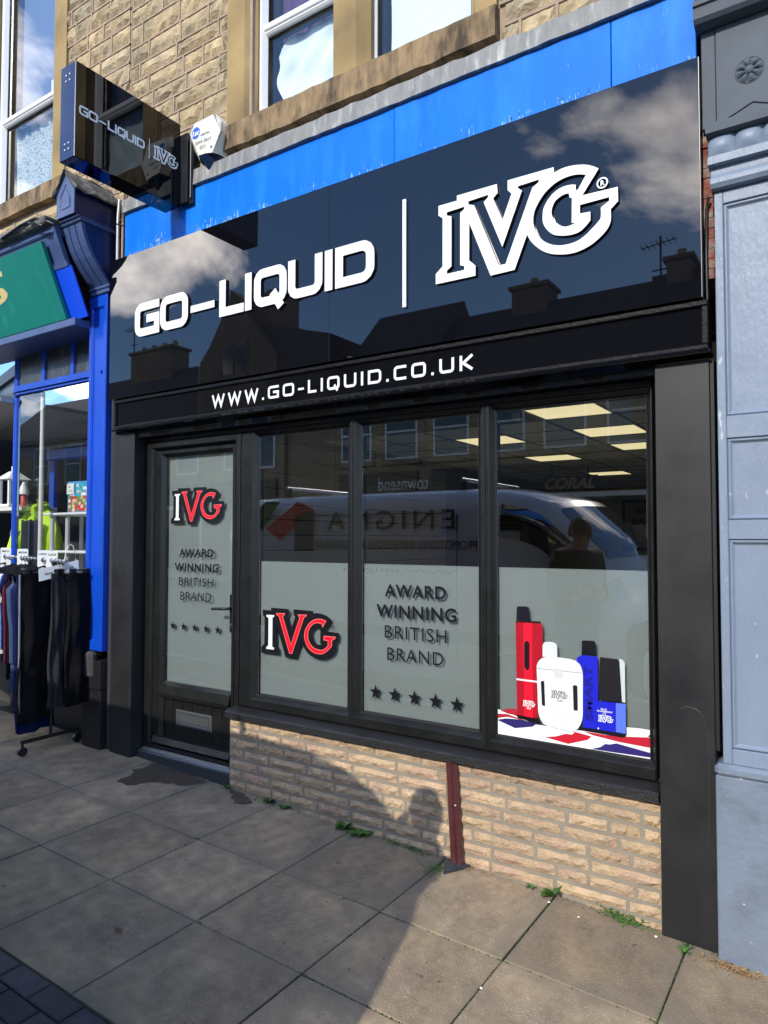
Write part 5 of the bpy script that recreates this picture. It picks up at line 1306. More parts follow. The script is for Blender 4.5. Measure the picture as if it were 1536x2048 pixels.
# ------------------------------------------------------------------ clothes rack on the pavement
RY, RX0, RX1 = -.235, -6.35, -4.86
rz = lambda x: 1.590 - .03 * (x + 4.9)
rk = thing('clothes_rack', (-5.6, RY, .2), 'chrome clothes rack on castors standing in front of the blue shop', 'clothes rack')
mb = MB(); mb.tube([(RX0, RY, rz(RX0)), (RX1, RY, rz(RX1))], .014, 10); mb.build('rail', 'alu', rk)
for x in (-6.30, -5.02):
    mb = MB(); mb.tube([(x, RY, rz(x)), (x, RY, GZ(x) + .11)], .013, 10); mb.build('upright', 'blackmetal', rk)
    mb = MB(); mb.tube([(x, -.46, GZ(x) + .10), (x, -.01, GZ(x) + .10)], .015, 8); mb.build('foot_bar', 'blackmetal', rk)
    for y in (-.45, -.02):
        mb = MB(); mb.tube([(x, y, GZ(x) + .10), (x, y, GZ(x) + .06)], .010, 8); mb.tube([(x - .012, y, GZ(x) + .034), (x + .012, y, GZ(x) + .034)], .033, 14); mb.build('castor', 'blackmetal', rk)
def cloth(nm, col, **k):
    if nm not in M: M[nm] = mat(nm, col, .85, var=.18, vscale=9, bump=.8, bscale=22, bump2=.9, b2scale=7, spec=.12, **k)
    return nm
def hanger(x, parent, z):
    mb = MB(); mb.tube([(x, RY, z + .016), (x, RY - .014, z + .010), (x, RY - .016, z - .006), (x, RY, z - .03), (x, RY, z - .055)], .0028, 6)
    mb.tube([(x, RY - .19, z - .115), (x, RY - .08, z - .07), (x, RY, z - .052), (x, RY + .08, z - .07), (x, RY + .19, z - .115)], .007, 6)
    mb.build('hanger', 'vinyl_black', parent)
def top_garment(x, m_, length, label, width=.23, th=.032, nm='hanging_jacket', stripe=None, sleeve=.50):
    z = rz(x); o = thing(nm, (x, RY, z), label, 'jacket', 'clothes hanging on the rack')
    hanger(x, o, z)
    ph = R.uniform(0, 6); lean = R.uniform(-.012, .012)
    NU, NV = 18, 14
    def body(i, j):
        t = j / NV; a = 2 * math.pi * i / NU
        sh = min(1, .30 + t * 6.0)
        drop = .035 + .055 * min(1, abs(math.cos(a))) * (1 if t < .2 else 1)
        w = width * (.30 if j == 0 else min(1, .55 + .45 * min(1, t * 5))) * (1 + .06 * t)
        thick = th * (.35 + .65 * min(1, t * 4)) * (1 + .5 * t)
        y = RY + w * math.cos(a) + .008 * math.sin(7 * t + ph)
        xx = x + lean * t + thick * math.sin(a) + .010 * math.sin(4 * a + ph + 3 * t) * t
        return (xx, y, z - .060 - length * t - (.05 * abs(math.cos(a)) if t < .5 else .05 * abs(math.cos(a)) * (1 - t) * 2))
    mb = MB(); mb.grid(body, NU, NV); mb.build('body', m_, o)
    for s in (-1, 1):
        yb = RY + s * width * .92
        pth = [(x, yb, z - .125), (x + .012, yb + s * .030, z - .22), (x + .014 + lean, yb + s * .026, z - .36), (x + .008 + lean, yb + s * .010, z - .5), (x + lean, yb + s * .004, z - .125 - sleeve)]
        mb = MB(); mb.tube(pth, [.028, .040, .038, .034, .028], 9); mb.build('sleeve', m_, o)
        if stripe and s < 0:
            mb = MB(); mb.tube([(p[0] + .0, p[1] - .036, p[2]) for p in pth], [.006, .010, .010, .009, .008], 6); mb.build('stripe', stripe, o)
    return o
def trousers(x, m_, length, label, y0, y1, th=.045, nm='hanging_trousers', stripe=None, splay=0.0):
    z = rz(x) - .10; o = thing(nm, (x, RY, z), label, 'trousers', 'clothes hanging on the rack')
    mb = MB(); yc = (y0 + y1) / 2
    mb.tube([(x, RY, rz(x) + .016), (x, RY - .014, rz(x) + .010), (x, RY, rz(x) - .03), (x, RY, rz(x) - .065)], .003, 6); mb.tube([(x, y0 + .02, rz(x) - .07), (x, y1 - .02, rz(x) - .07)], .006, 6)
    for yy in (y0 + .05, y1 - .05): mb.box(x - .018, x + .018, yy - .02, yy + .02, rz(x) - .12, rz(x) - .06, c=.004)
    mb.build('clip_hanger', 'vinyl_black', o)
    ph = R.uniform(0, 6)
    NU, NV = 28, 26
    def leg(i, j):
        t = j / NV; a = 2 * math.pi * i / NU
        hw = (y1 - y0) / 2 * (1 - .12 * t + .05 * math.sin(3 * t + ph)); c_ = yc - .02 * t + splay * t
        thick = th * (.45 + .55 * min(1, t * 4)) * (1 - .25 * t)
        fold = .012 * math.sin(5 * a + ph + 2.2 * t) + .007 * math.sin(9 * a - 5 * t + ph) + .010 * math.sin(13 * t + 3 * math.cos(a) + ph) * min(1, t * 2)
        y = c_ + hw * math.cos(a) + .006 * math.sin(11 * t + ph)
        xx = x + thick * math.sin(a) + fold * (.3 + t)
        return (xx, y, z - length * t + .008 * math.sin(2 * a))
    mb = MB(); mb.grid(leg, NU, NV); mb.build('legs', m_, o)
    mb = MB(); mb.grid(lambda i, j: (x + (th * .47 + .004) * math.sin(2 * math.pi * i / NU), yc + ((y1 - y0) / 2 + .003) * math.cos(2 * math.pi * i / NU), z + .004 - .045 * j), NU, 1); mb.build('waistband', m_, o)
    if stripe:
        mb = MB(); mb.tube([(x + .01, y0 + .0 + .012 * t, z - length * t * .98) for t in [k / 8 for k in range(9)]], .008, 6); mb.build('stripe', stripe, o)
    return o
cloth('black_track_cloth', (.006, .006, .008)); cloth('navy_track_cloth', (.007, .013, .070)); cloth('royal_cloth', (.010, .040, .32)); cloth('grey_marl', (.22, .22, .23))
cloth('charcoal_fleece', (.030, .030, .034)); cloth('denim_cloth', (.05, .075, .14)); cloth('white_cloth', (.62, .62, .62)); cloth('maroon_cloth', (.14, .015, .03)); cloth('teal_cloth', (.03, .26, .30)); cloth('sky_cloth', (.16, .30, .55)); cloth('olive_cloth', (.06, .07, .05))
xs = [-6.2, -6.0, -5.85, -5.7] + [-5.54 + .043 * k for k in range(10)]
tops = [('teal_cloth', .62, 'teal jacket at the far left of the clothes rack'), ('royal_cloth', .66, 'royal blue jacket near the far left of the rack'), ('sky_cloth', .64, 'pale blue top hanging beyond the grey ones on the rack'),
        ('white_cloth', .60, 'white top hanging third of the pale ones on the rack'), ('grey_marl', .66, 'grey marl sweatshirt next to the white top on the rack'), ('black_track_cloth', .72, 'black top hanging behind the second size divider'),
        ('charcoal_fleece', .74, 'charcoal fleece with pale sleeve stripe hanging mid rack'), ('white_cloth', .58, 'white zip top squeezed between dark fleeces on the rack'), ('navy_track_cloth', .74, 'navy fleece with sky blue stripe on the rack'),
        ('charcoal_fleece', .80, 'charcoal hooded top in front of the navy fleece'), ('black_track_cloth', .84, 'black zip jacket with maroon side stripe on the rack'), ('maroon_cloth', .70, 'maroon top peeping between black jacket and jeans'),
        ('denim_cloth', .92, 'faded denim jacket beside the black track trousers'), ('navy_track_cloth', 1.02, 'long navy coat hanging just behind the black track trousers')]
for k, (x, (m_, ln, lab)) in enumerate(zip(xs, tops)):
    top_garment(x, m_, ln, lab, width=.185 + R.uniform(-.03, .03), stripe={6: 'grey_marl', 8: 'sky_cloth', 10: 'maroon_cloth'}.get(k), sleeve=.58 + R.uniform(-.05, .08))
trousers(-5.095, 'navy_track_cloth', 1.16, 'long navy trousers behind the wide black trousers on the rack', -.47, -.13)
trousers(-5.045, 'black_track_cloth', 1.07, 'wide shiny black track trousers with grey side seam near the rack end', -.485, -.20, th=.055, stripe='grey_marl')
trousers(-4.985, 'royal_cloth', .82, 'royal blue trousers hanging under the price card', -.250, -.165, th=.03)
trousers(-4.94, 'charcoal_fleece', .98, 'dark grey trousers mostly hidden behind the black pair at the rack end', -.30, -.18, th=.02)
trousers(-4.905, 'black_track_cloth', .98, 'loose black trousers at the very end of the rack beside the blue pilaster', -.20, .01, th=.05)
trousers(-4.90, 'navy_track_cloth', .80, 'dark navy trousers nearest the blue pilaster at the rack end', .012, .055, th=.03)
dvl = ['white size divider leftmost on the clothes rail', 'white size divider in the middle of the clothes rail', 'white size divider left of the price card on the rail', 'white size divider with a blue ring beside the price card']
for x, lab, s_ in zip((-5.70, -5.45, -5.165, -5.045), dvl, ('SMALL', 'MEDIUM', 'LARGE', 'XLARGE')):
    z = rz(x)
    d_ = thing('size_divider', (x, RY, z), lab, 'tag', 'size dividers on the clothes rail')
    c_, s2 = math.cos(.75), math.sin(.75)
    pl_ = lambda a, b, d: (x + a * c_ - d * s2, RY + a * s2 + d * c_ - .0, z + b)
    mb = MB(); plate(mb, [(-.040, -.085), (.040, -.085), (.040, .062), (.033, .070), (-.033, .070), (-.040, .062)], [[(.018 * math.cos(2 * math.pi * k / 10), -.004 + .018 * math.sin(2 * math.pi * k / 10)) for k in range(10)]], pl_, -.002, .002); mb.build('card', 'vinyl_white', d_)
    mb = MB(); text(mb, s_, -.030, .030, .034, .050, pl_, -.0028, bold=.02); mb.build('lettering', 'van_dark', d_)
pc = thing('price_card', (-4.88, -.2, 1.55), 'white card reading Gents Clothing £1.00 hung from the rack end by a loop', 'sign')
tl, tr = Vector((-4.985, -.375, 1.530)), Vector((-4.925, -.095, 1.595)); dn = Vector((.008, .0, -.088))
cardp = lambda a, b, d: tuple(tl + (tr - tl) * a + dn * (1 - b) + Vector((1, -.2, 0)) * d)
MB().add([cardp(a, b, d) for d in (0, .003) for a, b in ((0, 0), (1, 0), (1, 1), (0, 1))], [(3, 2, 1, 0), (4, 5, 6, 7), (0, 1, 5, 4), (1, 2, 6, 5), (2, 3, 7, 6), (3, 0, 4, 7)]).build('card', 'vinyl_white', pc)
mb = MB(); text(mb, 'Gents Clothing £1.00', .14, .86, .34, .60, cardp, .0045, bold=.02); mb.build('lettering', 'van_dark', pc)
mb = MB(); mb.tube([cardp(.62, .98, .002), (-4.95, -.18, 1.66), (-4.95, -.165, 1.70), (-4.945, -.15, 1.715), (-4.94, -.13, 1.70), (-4.935, -.12, 1.66), cardp(.93, .98, .002)], .0035, 6); mb.build('loop', 'alarm', pc)

# ================================================================== NEIGHBOUR ON THE RIGHT
gn = thing('grey_pilaster', (-.2, 0, 0), 'grey painted classical pilaster with carved rosette and panelled shaft at the right edge', 'pilaster')
XL, XR = -.478, .42
GY = -.018
# shaft and panels
mb = MB()
zs = [.86, 1.772, 1.836, 2.205, 2.292, 3.210]
xl = -.458
mb.box(xl, -.424, GY, .3, .82, 3.262, c=.003)
for z0, z1 in ((.82, .884), (1.760, 1.842), (2.190, 2.285), (3.205, 3.262)):
    mb.box(-.4238, XR, GY + .0008, .3, z0, z1, c=.003)
mb.box(.36, XR + .02, GY, .3, .82, 3.262)
mb.build('shaft_frame', 'grey_lo', gn)
for z0, z1 in ((.884, 1.760), (1.842, 2.190), (2.285, 3.205)):
    mb = MB(); ring(mb, -.4235, .36, z0 + .001, z1 - .001, (.020,) * 4, GY + .006, GY + .020, bead=.010, yb=.1); mb.build('panel_moulding', 'grey_lo', gn)
    boxobj('shaft_panel', 'grey_lo', gn, -.405, .342, GY + .019, .25, z0 + .018, z1 - .018, .002)
mb = MB(); mb.box(-.4895, XR, -.050, .3, .770, .822, c=.016); mb.box(-.486, XR, -.040, .3, -.06, .772, c=.004); mb.build('plinth', 'grey_plinth', gn)
# capital mouldings
def mold(nm, m_, prof_, xa, xb, parent=gn):
    mb = MB(); mb.prism(prof_ + [(.25, prof_[-1][1]), (.25, prof_[0][1])], lambda a, b, d: (d, a, b), xa, xb, cap0=True); return mb.build(nm, m_, parent)
mold('neck_moulding', 'grey_lo', [(-.022, 3.263), (-.045, 3.268), (-.056, 3.285), (-.056, 3.305), (-.042, 3.318), (-.036, 3.330), (-.036, 3.362)], -.466, XR)
mold('neck_fillet', 'grey_lo', [(-.052, 3.3625), (-.066, 3.366), (-.066, 3.400)], -.474, XR)
for k in range(8):
    x0 = -.474 + k * .105
    mb = MB()
    def egg(i, j):
        u, v = i / 6, j / 6
        b_ = math.sin(math.pi * u) ** .5
        return (x0 + .105 * u, -.045 - .026 * b_ * math.sin(.35 + 2.3 * v), 3.401 + .086 * v)
    mb.grid(egg, 6, 6); mb.build('egg_moulding', 'grey_lo', gn)
boxobj('egg_bed', 'grey_lo', gn, -.472, XR, -.045, .25, 3.401, 3.486)
mold('abacus', 'grey_hi', [(-.070, 3.4875), (-.088, 3.494), (-.090, 3.525), (-.078, 3.540), (-.040, 3.552)], -.478, XR)
# block with rosette
boxobj('block_edge', 'grey_hi', gn, -.500, -.4435, -.016, .25, 3.553, 3.985, .003)
boxobj('block', 'grey_hi', gn, -.4415, XR, -.020, .25, 3.553, 3.985, .002)
pd = [(-.437, 3.560), (-.172, 3.562), (-.300, 3.622)]
mb = MB(); plate(mb, pd, [[(-.405, 3.567), (-.205, 3.568), (-.300, 3.609)]], WALL, -.026, -.019); mb.build('pediment', 'grey_hi', gn)
rc = (-.312, 3.752)
mb = MB()
def torus(r0_, rr, amp=0, lob=0):
    def f(i, j):
        a = 2 * math.pi * i / 48; b = 2 * math.pi * j / 8; r_ = r0_ * (1 + amp * abs(math.sin(lob * a / 2)))
        return (rc[0] + (r_ + rr * math.cos(b)) * math.cos(a), -.021 - rr * .8 * math.sin(b), rc[1] + (r_ + rr * math.cos(b)) * math.sin(a) * 1.02)
    return f
mb.grid(torus(.054, .0022), 48, 8)
mb.build('rosette_rim', 'grey_hi', gn)
for k in range(8):
    a0 = math.pi / 4 * k + .2
    mb = MB()
    def petal(i, j):
        u, v = i / 6, j / 6
        r_ = .017 + .034 * u; a = a0 + (v - .5) * .74 * (1 - .35 * (u - .6) ** 2)
        h = .014 * math.sin(math.pi * v) ** .6 * (.35 + .65 * math.sin(math.pi * min(1, u * 1.05)) )
        return (rc[0] + r_ * math.cos(a), -.0205 - h, rc[1] + r_ * math.sin(a))
    mb.grid(petal, 6, 6); mb.build('petal', 'grey_hi', gn)
mb = MB(); mb.grid(lambda i, j: (rc[0] + .020 * math.sin(j * math.pi / 12) * math.cos(2 * math.pi * i / 20), -.021 - .013 * math.cos(j * math.pi / 12), rc[1] + .020 * math.sin(j * math.pi / 12) * math.sin(2 * math.pi * i / 20)), 20, 6); mb.build('rosette_centre', 'grey_hi', gn)
# cornice over the block
mold('cornice', 'grey_hi', [(-.030, 3.986), (-.075, 3.995), (-.090, 4.010), (-.095, 4.055), (-.105, 4.060), (-.105, 4.082), (-.06, 4.085)], -.518, XR)
mold('cornice_bed', 'grey_hi', [(-.050, 4.0855), (-.055, 4.10), (-.055, 4.125)], -.505, XR)
for k in range(8):
    x0 = -.518 + k * .112
    mb = MB()
    def leafm(i, j):
        u, v = i / 6, j / 7
        return (x0 + .112 * u, -.065 - .050 * math.sin(.2 + 1.9 * v) * (.55 + .45 * math.sin(math.pi * u) ** .4), 4.126 + .13 * v)
    mb.grid(leafm, 6, 7); mb.build('leaf_moulding', 'grey_hi', gn)
boxobj('leaf_bed', 'grey_hi', gn, -.512, XR, -.062, .25, 4.126, 4.30)
mold('top_moulding', 'grey_hi', [(-.13, 4.301), (-.15, 4.32), (-.16, 4.40), (-.17, 4.46)], -.525, XR)
boxobj('upper_wall', 'grey_hi', gn, -.48, 6, -.02, .25, 4.462, 8)
boxobj('shop_wall', 'grey_lo', gn, XR + .021, 6, .06, .25, -.5, 4.461)
boxobj('shop_fascia', 'grey_hi', gn, XR + .021, 6, -.01, .059, 3.3, 4.3, .01)
for k in range(3):
    f = boxobj('shop_window', 'grey_plinth', gn, .7 + k * 1.7, 2.2 + k * 1.7, .03, .059, .7, 3.0, .01); boxobj('pane', 'opp_glass', f, .78 + k * 1.7, 2.12 + k * 1.7, .022, .029, .78, 2.92)
mb = MB(); 
for k in range(24):
    z0 = 2.9 + k * .045
    mb.box(-.503 + R.uniform(-.002, .002), -.462 + R.uniform(-.004, .004), .012 + R.uniform(-.004, .004), .2, z0, z0 + .042)
mb.build('brick_edge', mat('red_brick_edge', (.22, .07, .045), .9, var=.4, vscale=18, col2=(.25, .22, .19), c2scale=14, bump=.6), gn)
mb = MB(); mb.tube([(-.492, -.004, 2.58), (-.494, -.004, 3.0), (-.490, -.004, 3.20), (-.478, -.014, 3.25)], .007, 6); mb.build('cable', 'blackmetal', gn)

# ================================================================== WEEDS AND LITTER
def weed(x, y, r, nl, label, up=.6, wide=.22, kind='rosette'):
    z = GZ(x) - .006; mb = MB()
    for k in range(nl):
        a = 2 * math.pi * k / nl + R.uniform(-.3, .3); L_ = r * R.uniform(.6, 1.1); e = R.uniform(.3, 1.0) * up; w = L_ * wide * R.uniform(.8, 1.2)
        d = Vector((math.cos(a), math.sin(a), 0)); s = Vector((-math.sin(a), math.cos(a), 0)); P0 = Vector((x, y, z))
        vs = []
        for i in range(6):
            t = i / 5; ww = w * math.sin(math.pi * (.08 + .90 * t)) ** .8 if i < 5 else .0005
            c = P0 + d * (L_ * t * (1 - .15 * t)) + Vector((0, 0, L_ * e * (1.25 * t - .8 * t * t) + .004))
            vs += [c - s * ww + Vector((0, 0, ww * .35)), c, c + s * ww + Vector((0, 0, ww * .35))]
        fs = [q for i in range(5) for q in ((i * 3, i * 3 + 1, i * 3 + 4, i * 3 + 3), (i * 3 + 1, i * 3 + 2, i * 3 + 5, i * 3 + 4))]
        mb.add(vs, fs, smooth=True)
    return mb.build('weed_plant', 'leaf', label=label, cat='weed', group='weeds along the foot of the wall')
def creeper(x, y, rx, ry, n, label):
    mb = MB()
    for _ in range(n):
        a, b = x + R.gauss(0, rx), y + R.gauss(0, ry); z = GZ(a) + R.uniform(.0, .03); s = R.uniform(.004, .010); t = R.uniform(0, 6)
        u = Vector((math.cos(t), math.sin(t), R.uniform(-.5, .5))) * s; v = Vector((-math.sin(t), math.cos(t), R.uniform(-.4, .6))) * s
        c = Vector((a, b, z)); mb.add([c - u, c - v * .7, c + u, c + v * .7], [(0, 1, 2, 3)])
        if R.random() < .25: mb.tube([(x + R.gauss(0, rx * .4), y, GZ(x)), c], .0012, 4, cap=False)
    return mb.build('creeping_weed', 'leaf', label=label, cat='weed', group='weeds along the foot of the wall')
weed(-3.425, .030, .055, 9, 'small weed at the right end of the doorstep tiles', 1.1, .2)
weed(-3.055, .030, .075, 11, 'leafy weed left of the pair growing below the first display window', .9, .24)
weed(-2.920, .022, .055, 9, 'smaller weed right of the pair growing below the first display window', .9, .24)
weed(-2.470, .020, .085, 15, 'bushy weed at a slab joint below the middle window', .9, .22)
weed(-2.335, .005, .105, 13, 'largest weed with long leaves below the middle window', .6, .20)
creeper(-2.03, .015, .085, .018, 70, 'straggly creeping weed left of the maroon post')
creeper(-1.80, -.10, .03, .06, 60, 'low mossy weed in the joint beside the slate wedge')
weed(-1.735, -.03, .035, 8, 'tiny weed growing on the slate wedge', .6, .25)
weed(-1.222, .020, .085, 7, 'upright broad leaved weed at a slab joint right of the maroon post', 1.3, .28)
weed(-1.330, .030, .040, 6, 'tiny weed just left of the upright broad leaved weed', 1.0, .25)
creeper(-.865, .010, .065, .022, 130, 'sprawling small leaved weed near the right pillar foot')
creeper(-.93, .035, .02, .008, 24, 'sprig of weed against the bricks near the right pillar')
weed(-.612, -.075, .050, 12, 'grassy tuft in the joint at the foot of the right pillar', 1.0, .10)
def litter(nm, x, y, label, cat, m_, pieces, spread, s, grp=None):
    mb = MB()
    for _ in range(pieces):
        a, b = x + R.gauss(0, spread[0]), y + R.gauss(0, spread[1]); z = GZ(a) + R.uniform(.003, .012); t = R.uniform(0, 6); q = s * R.uniform(.5, 1.3)
        u = Vector((math.cos(t), math.sin(t), R.uniform(-.3, .3))) * q; v = Vector((-math.sin(t), math.cos(t), R.uniform(-.4, .4))) * q * .35; c = Vector((a, b, z))
        mb.add([c - u, c - v + Vector((0, 0, q * .25)), c + u, c + v + Vector((0, 0, q * .1))], [(0, 1, 2, 3)])
    o = mb.build(nm, m_, label=label, cat=cat, group=grp)
    return o
o = litter('dry_leaves', -.42, -.085, 'heap of dry tan leaves at the foot of the grey pilaster', 'leaves', 'dryleaf', 110, (.055, .016), .013); o['kind'] = 'stuff'
o = litter('dry_leaves', -1.69, .02, 'few dry leaves behind the slate wedge', 'leaves', 'dryleaf', 30, (.045, .015), .012); o['kind'] = 'stuff'
litter('crumpled_leaf', -2.620, -1.388, 'crumpled brown leaf lying on a slab near the block pavers', 'leaf', mat('brown_leaf', (.20, .12, .08), .8), 9, (.012, .010), .014)
litter('crumpled_leaf', -2.02, -.62, 'pale dry leaf lying in the middle of the pavement', 'leaf', mat('pale_leaf', (.40, .37, .32), .8), 5, (.012, .006), .012)
mb = MB()
for _ in range(90):
    x, y = R.uniform(-4.6, -.3), R.uniform(-1.7, -.02); s = R.choice([.0018, .0025, .003, .004]); a = R.uniform(0, 6)
    mb.add([(x + s * 1.3 * math.cos(a + k * 2.1), y + s * math.sin(a + k * 2.1), GZ(x) + .0012) for k in range(3)] + [(x, y, GZ(x) + s)], [(0, 1, 3), (1, 2, 3), (2, 0, 3)])
mb.build('grit', mat('pale_grit', (.5, .48, .44), .8), kind='stuff')
mb = MB()
for _ in range(60):
    x, y = R.uniform(-4.6, -.3), R.uniform(-1.7, -.02); s = R.uniform(.004, .010); a = R.uniform(0, 6)
    mb.add([(x + s * 1.6 * math.cos(a), y + s * 1.6 * math.sin(a), GZ(x) + .003), (x + s * .4 * math.cos(a + 1.7), y + s * .4 * math.sin(a + 1.7), GZ(x) + .005), (x - s * 1.4 * math.cos(a + .2), y - s * 1.4 * math.sin(a + .2), GZ(x) + .003), (x - s * .3 * math.cos(a + 1.6), y - s * .3 * math.sin(a + 1.6), GZ(x) + .004)], [(0, 1, 2, 3)])
mb.build('twigs', mat('dark_twigs', (.05, .04, .03), .9), kind='stuff')
def pebble(x, y, r, label):
    mb = MB(); z = GZ(x) + r * .5
    mb.grid(lambda i, j: (x + r * math.sin(j * math.pi / 6) * math.cos(i * math.pi / 5) * (1 + .15 * math.sin(i * 2.1)), y + r * .8 * math.sin(j * math.pi / 6) * math.sin(i * math.pi / 5), z + r * .6 * math.cos(j * math.pi / 6)), 10, 6)
    mb.build('pebble', 'vinyl_white', label=label, cat='pebble', group='white pebbles on the pavement')
pebble(-1.215, -.045, .0065, 'white pebble below the upright broad leaved weed'); pebble(-1.06, -.085, .005, 'white pebble on a slab right of the upright weed'); pebble(-.735, -.035, .007, 'white pebble by the foot of the right pillar'); pebble(-1.205, -.80, .006, 'white pebble in the slab joint near the bottom of the picture')

# ================================================================== PARKED VAN (behind the camera, seen mirrored in the glass)
van = thing('parked_van', (-3.9, -3.66, 0), 'silver grey panel van with ENIGMA lettering mirrored in the display windows', 'van')
VYC = -3.66
ST = [(-6.55, 2.10, .86), (-6.50, 2.24, .93), (-6.30, 2.285, .955), (-5.2, 2.30, .955), (-3.2, 2.30, .955), (-2.80, 2.275, .955), (-2.58, 2.22, .95), (-2.42, 2.14, .945), (-1.99, 1.68, .93), (-1.95, 1.60, .92), (-1.88, 1.47, .91), (-1.82, 1.32, .90), (-1.76, 1.12, .89), (-1.61, .94, .88), (-1.53, .80, .87), (-1.52, .45, .86)]
CS = [(.94, 0.0), (.985, .12), (1.0, .25), (1.0, .5), (.995, .74), (.975, .86), (.93, .925), (.85, .965), (.72, .985), (.45, .997), (0, 1.0)]
def van_pt(s, k, off=0.0):
    """s: station (float), k: section index (float, 0 sill .. 10 roof centre, mirrored to 20)"""
    i = min(int(s), len(ST) - 2); f = s - i
    X, T, H = [ST[i][q] * (1 - f) + ST[i + 1][q] * f for q in range(3)]
    sg_ = 1
    if k > 10: k = 20 - k; sg_ = -1
    j = min(int(k), 9); g = k - j
    hy = CS[j][0] * (1 - g) + CS[j + 1][0] * g; hz = CS[j][1] * (1 - g) + CS[j + 1][1] * g
    z0 = .33; bow = .36 * min(1, max(0, (s - 4.6) / 3.2))
    X += bow * (1 - hy * hy)
    return Vector((X, VYC + sg_ * (H * hy + off), z0 + (T - z0) * hz + off * .5))
mb = MB(); SU = 2
mb.grid(lambda i, j: van_pt(i / SU, j / 2), (len(ST) - 1) * SU, 40); 
mb.add([van_pt(0, j / 2) for j in range(41)], [list(range(41))]); mb.add([van_pt(len(ST) - 1, j / 2) for j in range(41)], [list(range(41))])
mb.build('body', 'van', van)
def van_patch(nm, m_, s0, s1, k0, k1, off=.006, nu=8, nv=10, fn=None):
    mb = MB()
    def P_(i, j):
        u, v = i / nu, j / nv
        s, k = (s0 + (s1 - s0) * u, k0 + (k1 - k0) * v) if fn is None else fn(u, v)
        p = van_pt(s, k, off); return p + Vector((off, 0, off))
    mb.grid(P_, nu, nv); return mb.build(nm, m_, van)
van_patch('windscreen', 'van_glass', 7.12, 8.9, 7.3, 12.7, .004)
for k0, k1 in ((4.0, 5.7), (14.3, 16.0)):
    van_patch('door_window', 'van_glass', 4.9, 7.75, k0, k1, .006, fn=(lambda u, v, a=k0, b=k1: (4.95 + 2.6 * u + (.55 * (1 - v) if a < 10 else .55 * v) * u, a + (b - a) * v)))
SD = lambda a, b, d: (a, VYC + .955 + d, b)
boxobj('door_seam', 'van_trim', van, -3.28, -3.272, VYC + .94, VYC + .957, .5, 2.0)
boxobj('roof_seam', 'van_trim', van, -6.3, -3.4, VYC + .945, VYC + .9565, 2.02, 2.03)
boxobj('rub_strip', 'van_trim', van, -6.4, -2.3, VYC + .94, VYC + .972, .72, .84, .008)
vs_ = lambda a, b, d: (-a, VYC + .955 + d, b)
mb = MB(); text(mb, 'ENIGMA', 3.30, 4.92, 1.86, 2.06, vs_, .004, spacing=1.25); text(mb, 'PROMOTIONS, IMPRESSIONS & WORKWEAR', 3.05, 5.10, 1.635, 1.745, vs_, .004); text(mb, 'www.enigma', 3.3, 4.7, 1.38, 1.46, vs_, .004)
mb.build('lettering', 'van_dark', van)
for nm, pts, m_ in (('graphic', [(-5.12, 1.62), (-5.40, 1.62), (-5.40, 2.02), (-5.12, 2.10)], 'van_blue'), ('graphic', [(-5.14, 2.11), (-5.35, 2.19), (-5.85, 1.88), (-5.62, 1.74)], 'vinyl_red'), ('graphic', [(-5.62, 2.20), (-5.86, 2.20), (-6.20, 1.95), (-5.95, 1.86)], 'leaf')):
    mb = MB(); plate(mb, pts, [], lambda a, b, d: (a, VYC + .955 + d, b), .005, .001); mb.build(nm, m_, van)
for x in (-5.75, -3.35):
    mb = MB(); mb.tube([(x, VYC - .80, 2.38), (x, VYC + .70, 2.38)], .022, 8); mb.build('roof_bar', 'alu', van)
    for sy in (-1, 1): 
        mb = MB(); mb.tube([(x, VYC + sy * .64, 2.24), (x, VYC + sy * .64, 2.38)], .028, 8); mb.build('roof_bar_foot', 'van_trim', van)
for x in (-5.62, -2.70):
    for sy in (-1, 1):
        yy = VYC + sy * .86; zz = GZ(x) - .105 + .335
        mb = MB(); mb.tube([(x, yy - .11, zz), (x, yy + .11, zz)], .335, 28); w_ = mb.build('wheel', 'van_trim', van)
        mb = MB(); mb.tube([(x, yy + sy * .105, zz), (x, yy + sy * .115, zz)], .20, 20); mb.build('rim', 'alu', w_)
for sy in (-1, 1):
    mb = MB(); mb.box(-2.26, -2.12, VYC + sy * 1.00 - .09, VYC + sy * 1.00 + .09, 1.42, 1.72, c=.03); mb.build('wing_mirror', 'van_trim', van)
    mb = MB(); mb.grid(lambda i, j: van_pt(10.2 + i / 6 * 1.2, (6.6 if sy > 0 else 13.4) + (j / 6 - .5) * 1.6, .010), 6, 6); mb.build('headlight', 'van_glass', van)
van_patch('bumper', 'van_trim', 12.6, 14, 0, 20, .03, nv=30)
van_patch('grille', 'van_trim', 12.2, 13.6, 8.2, 11.8, .008)

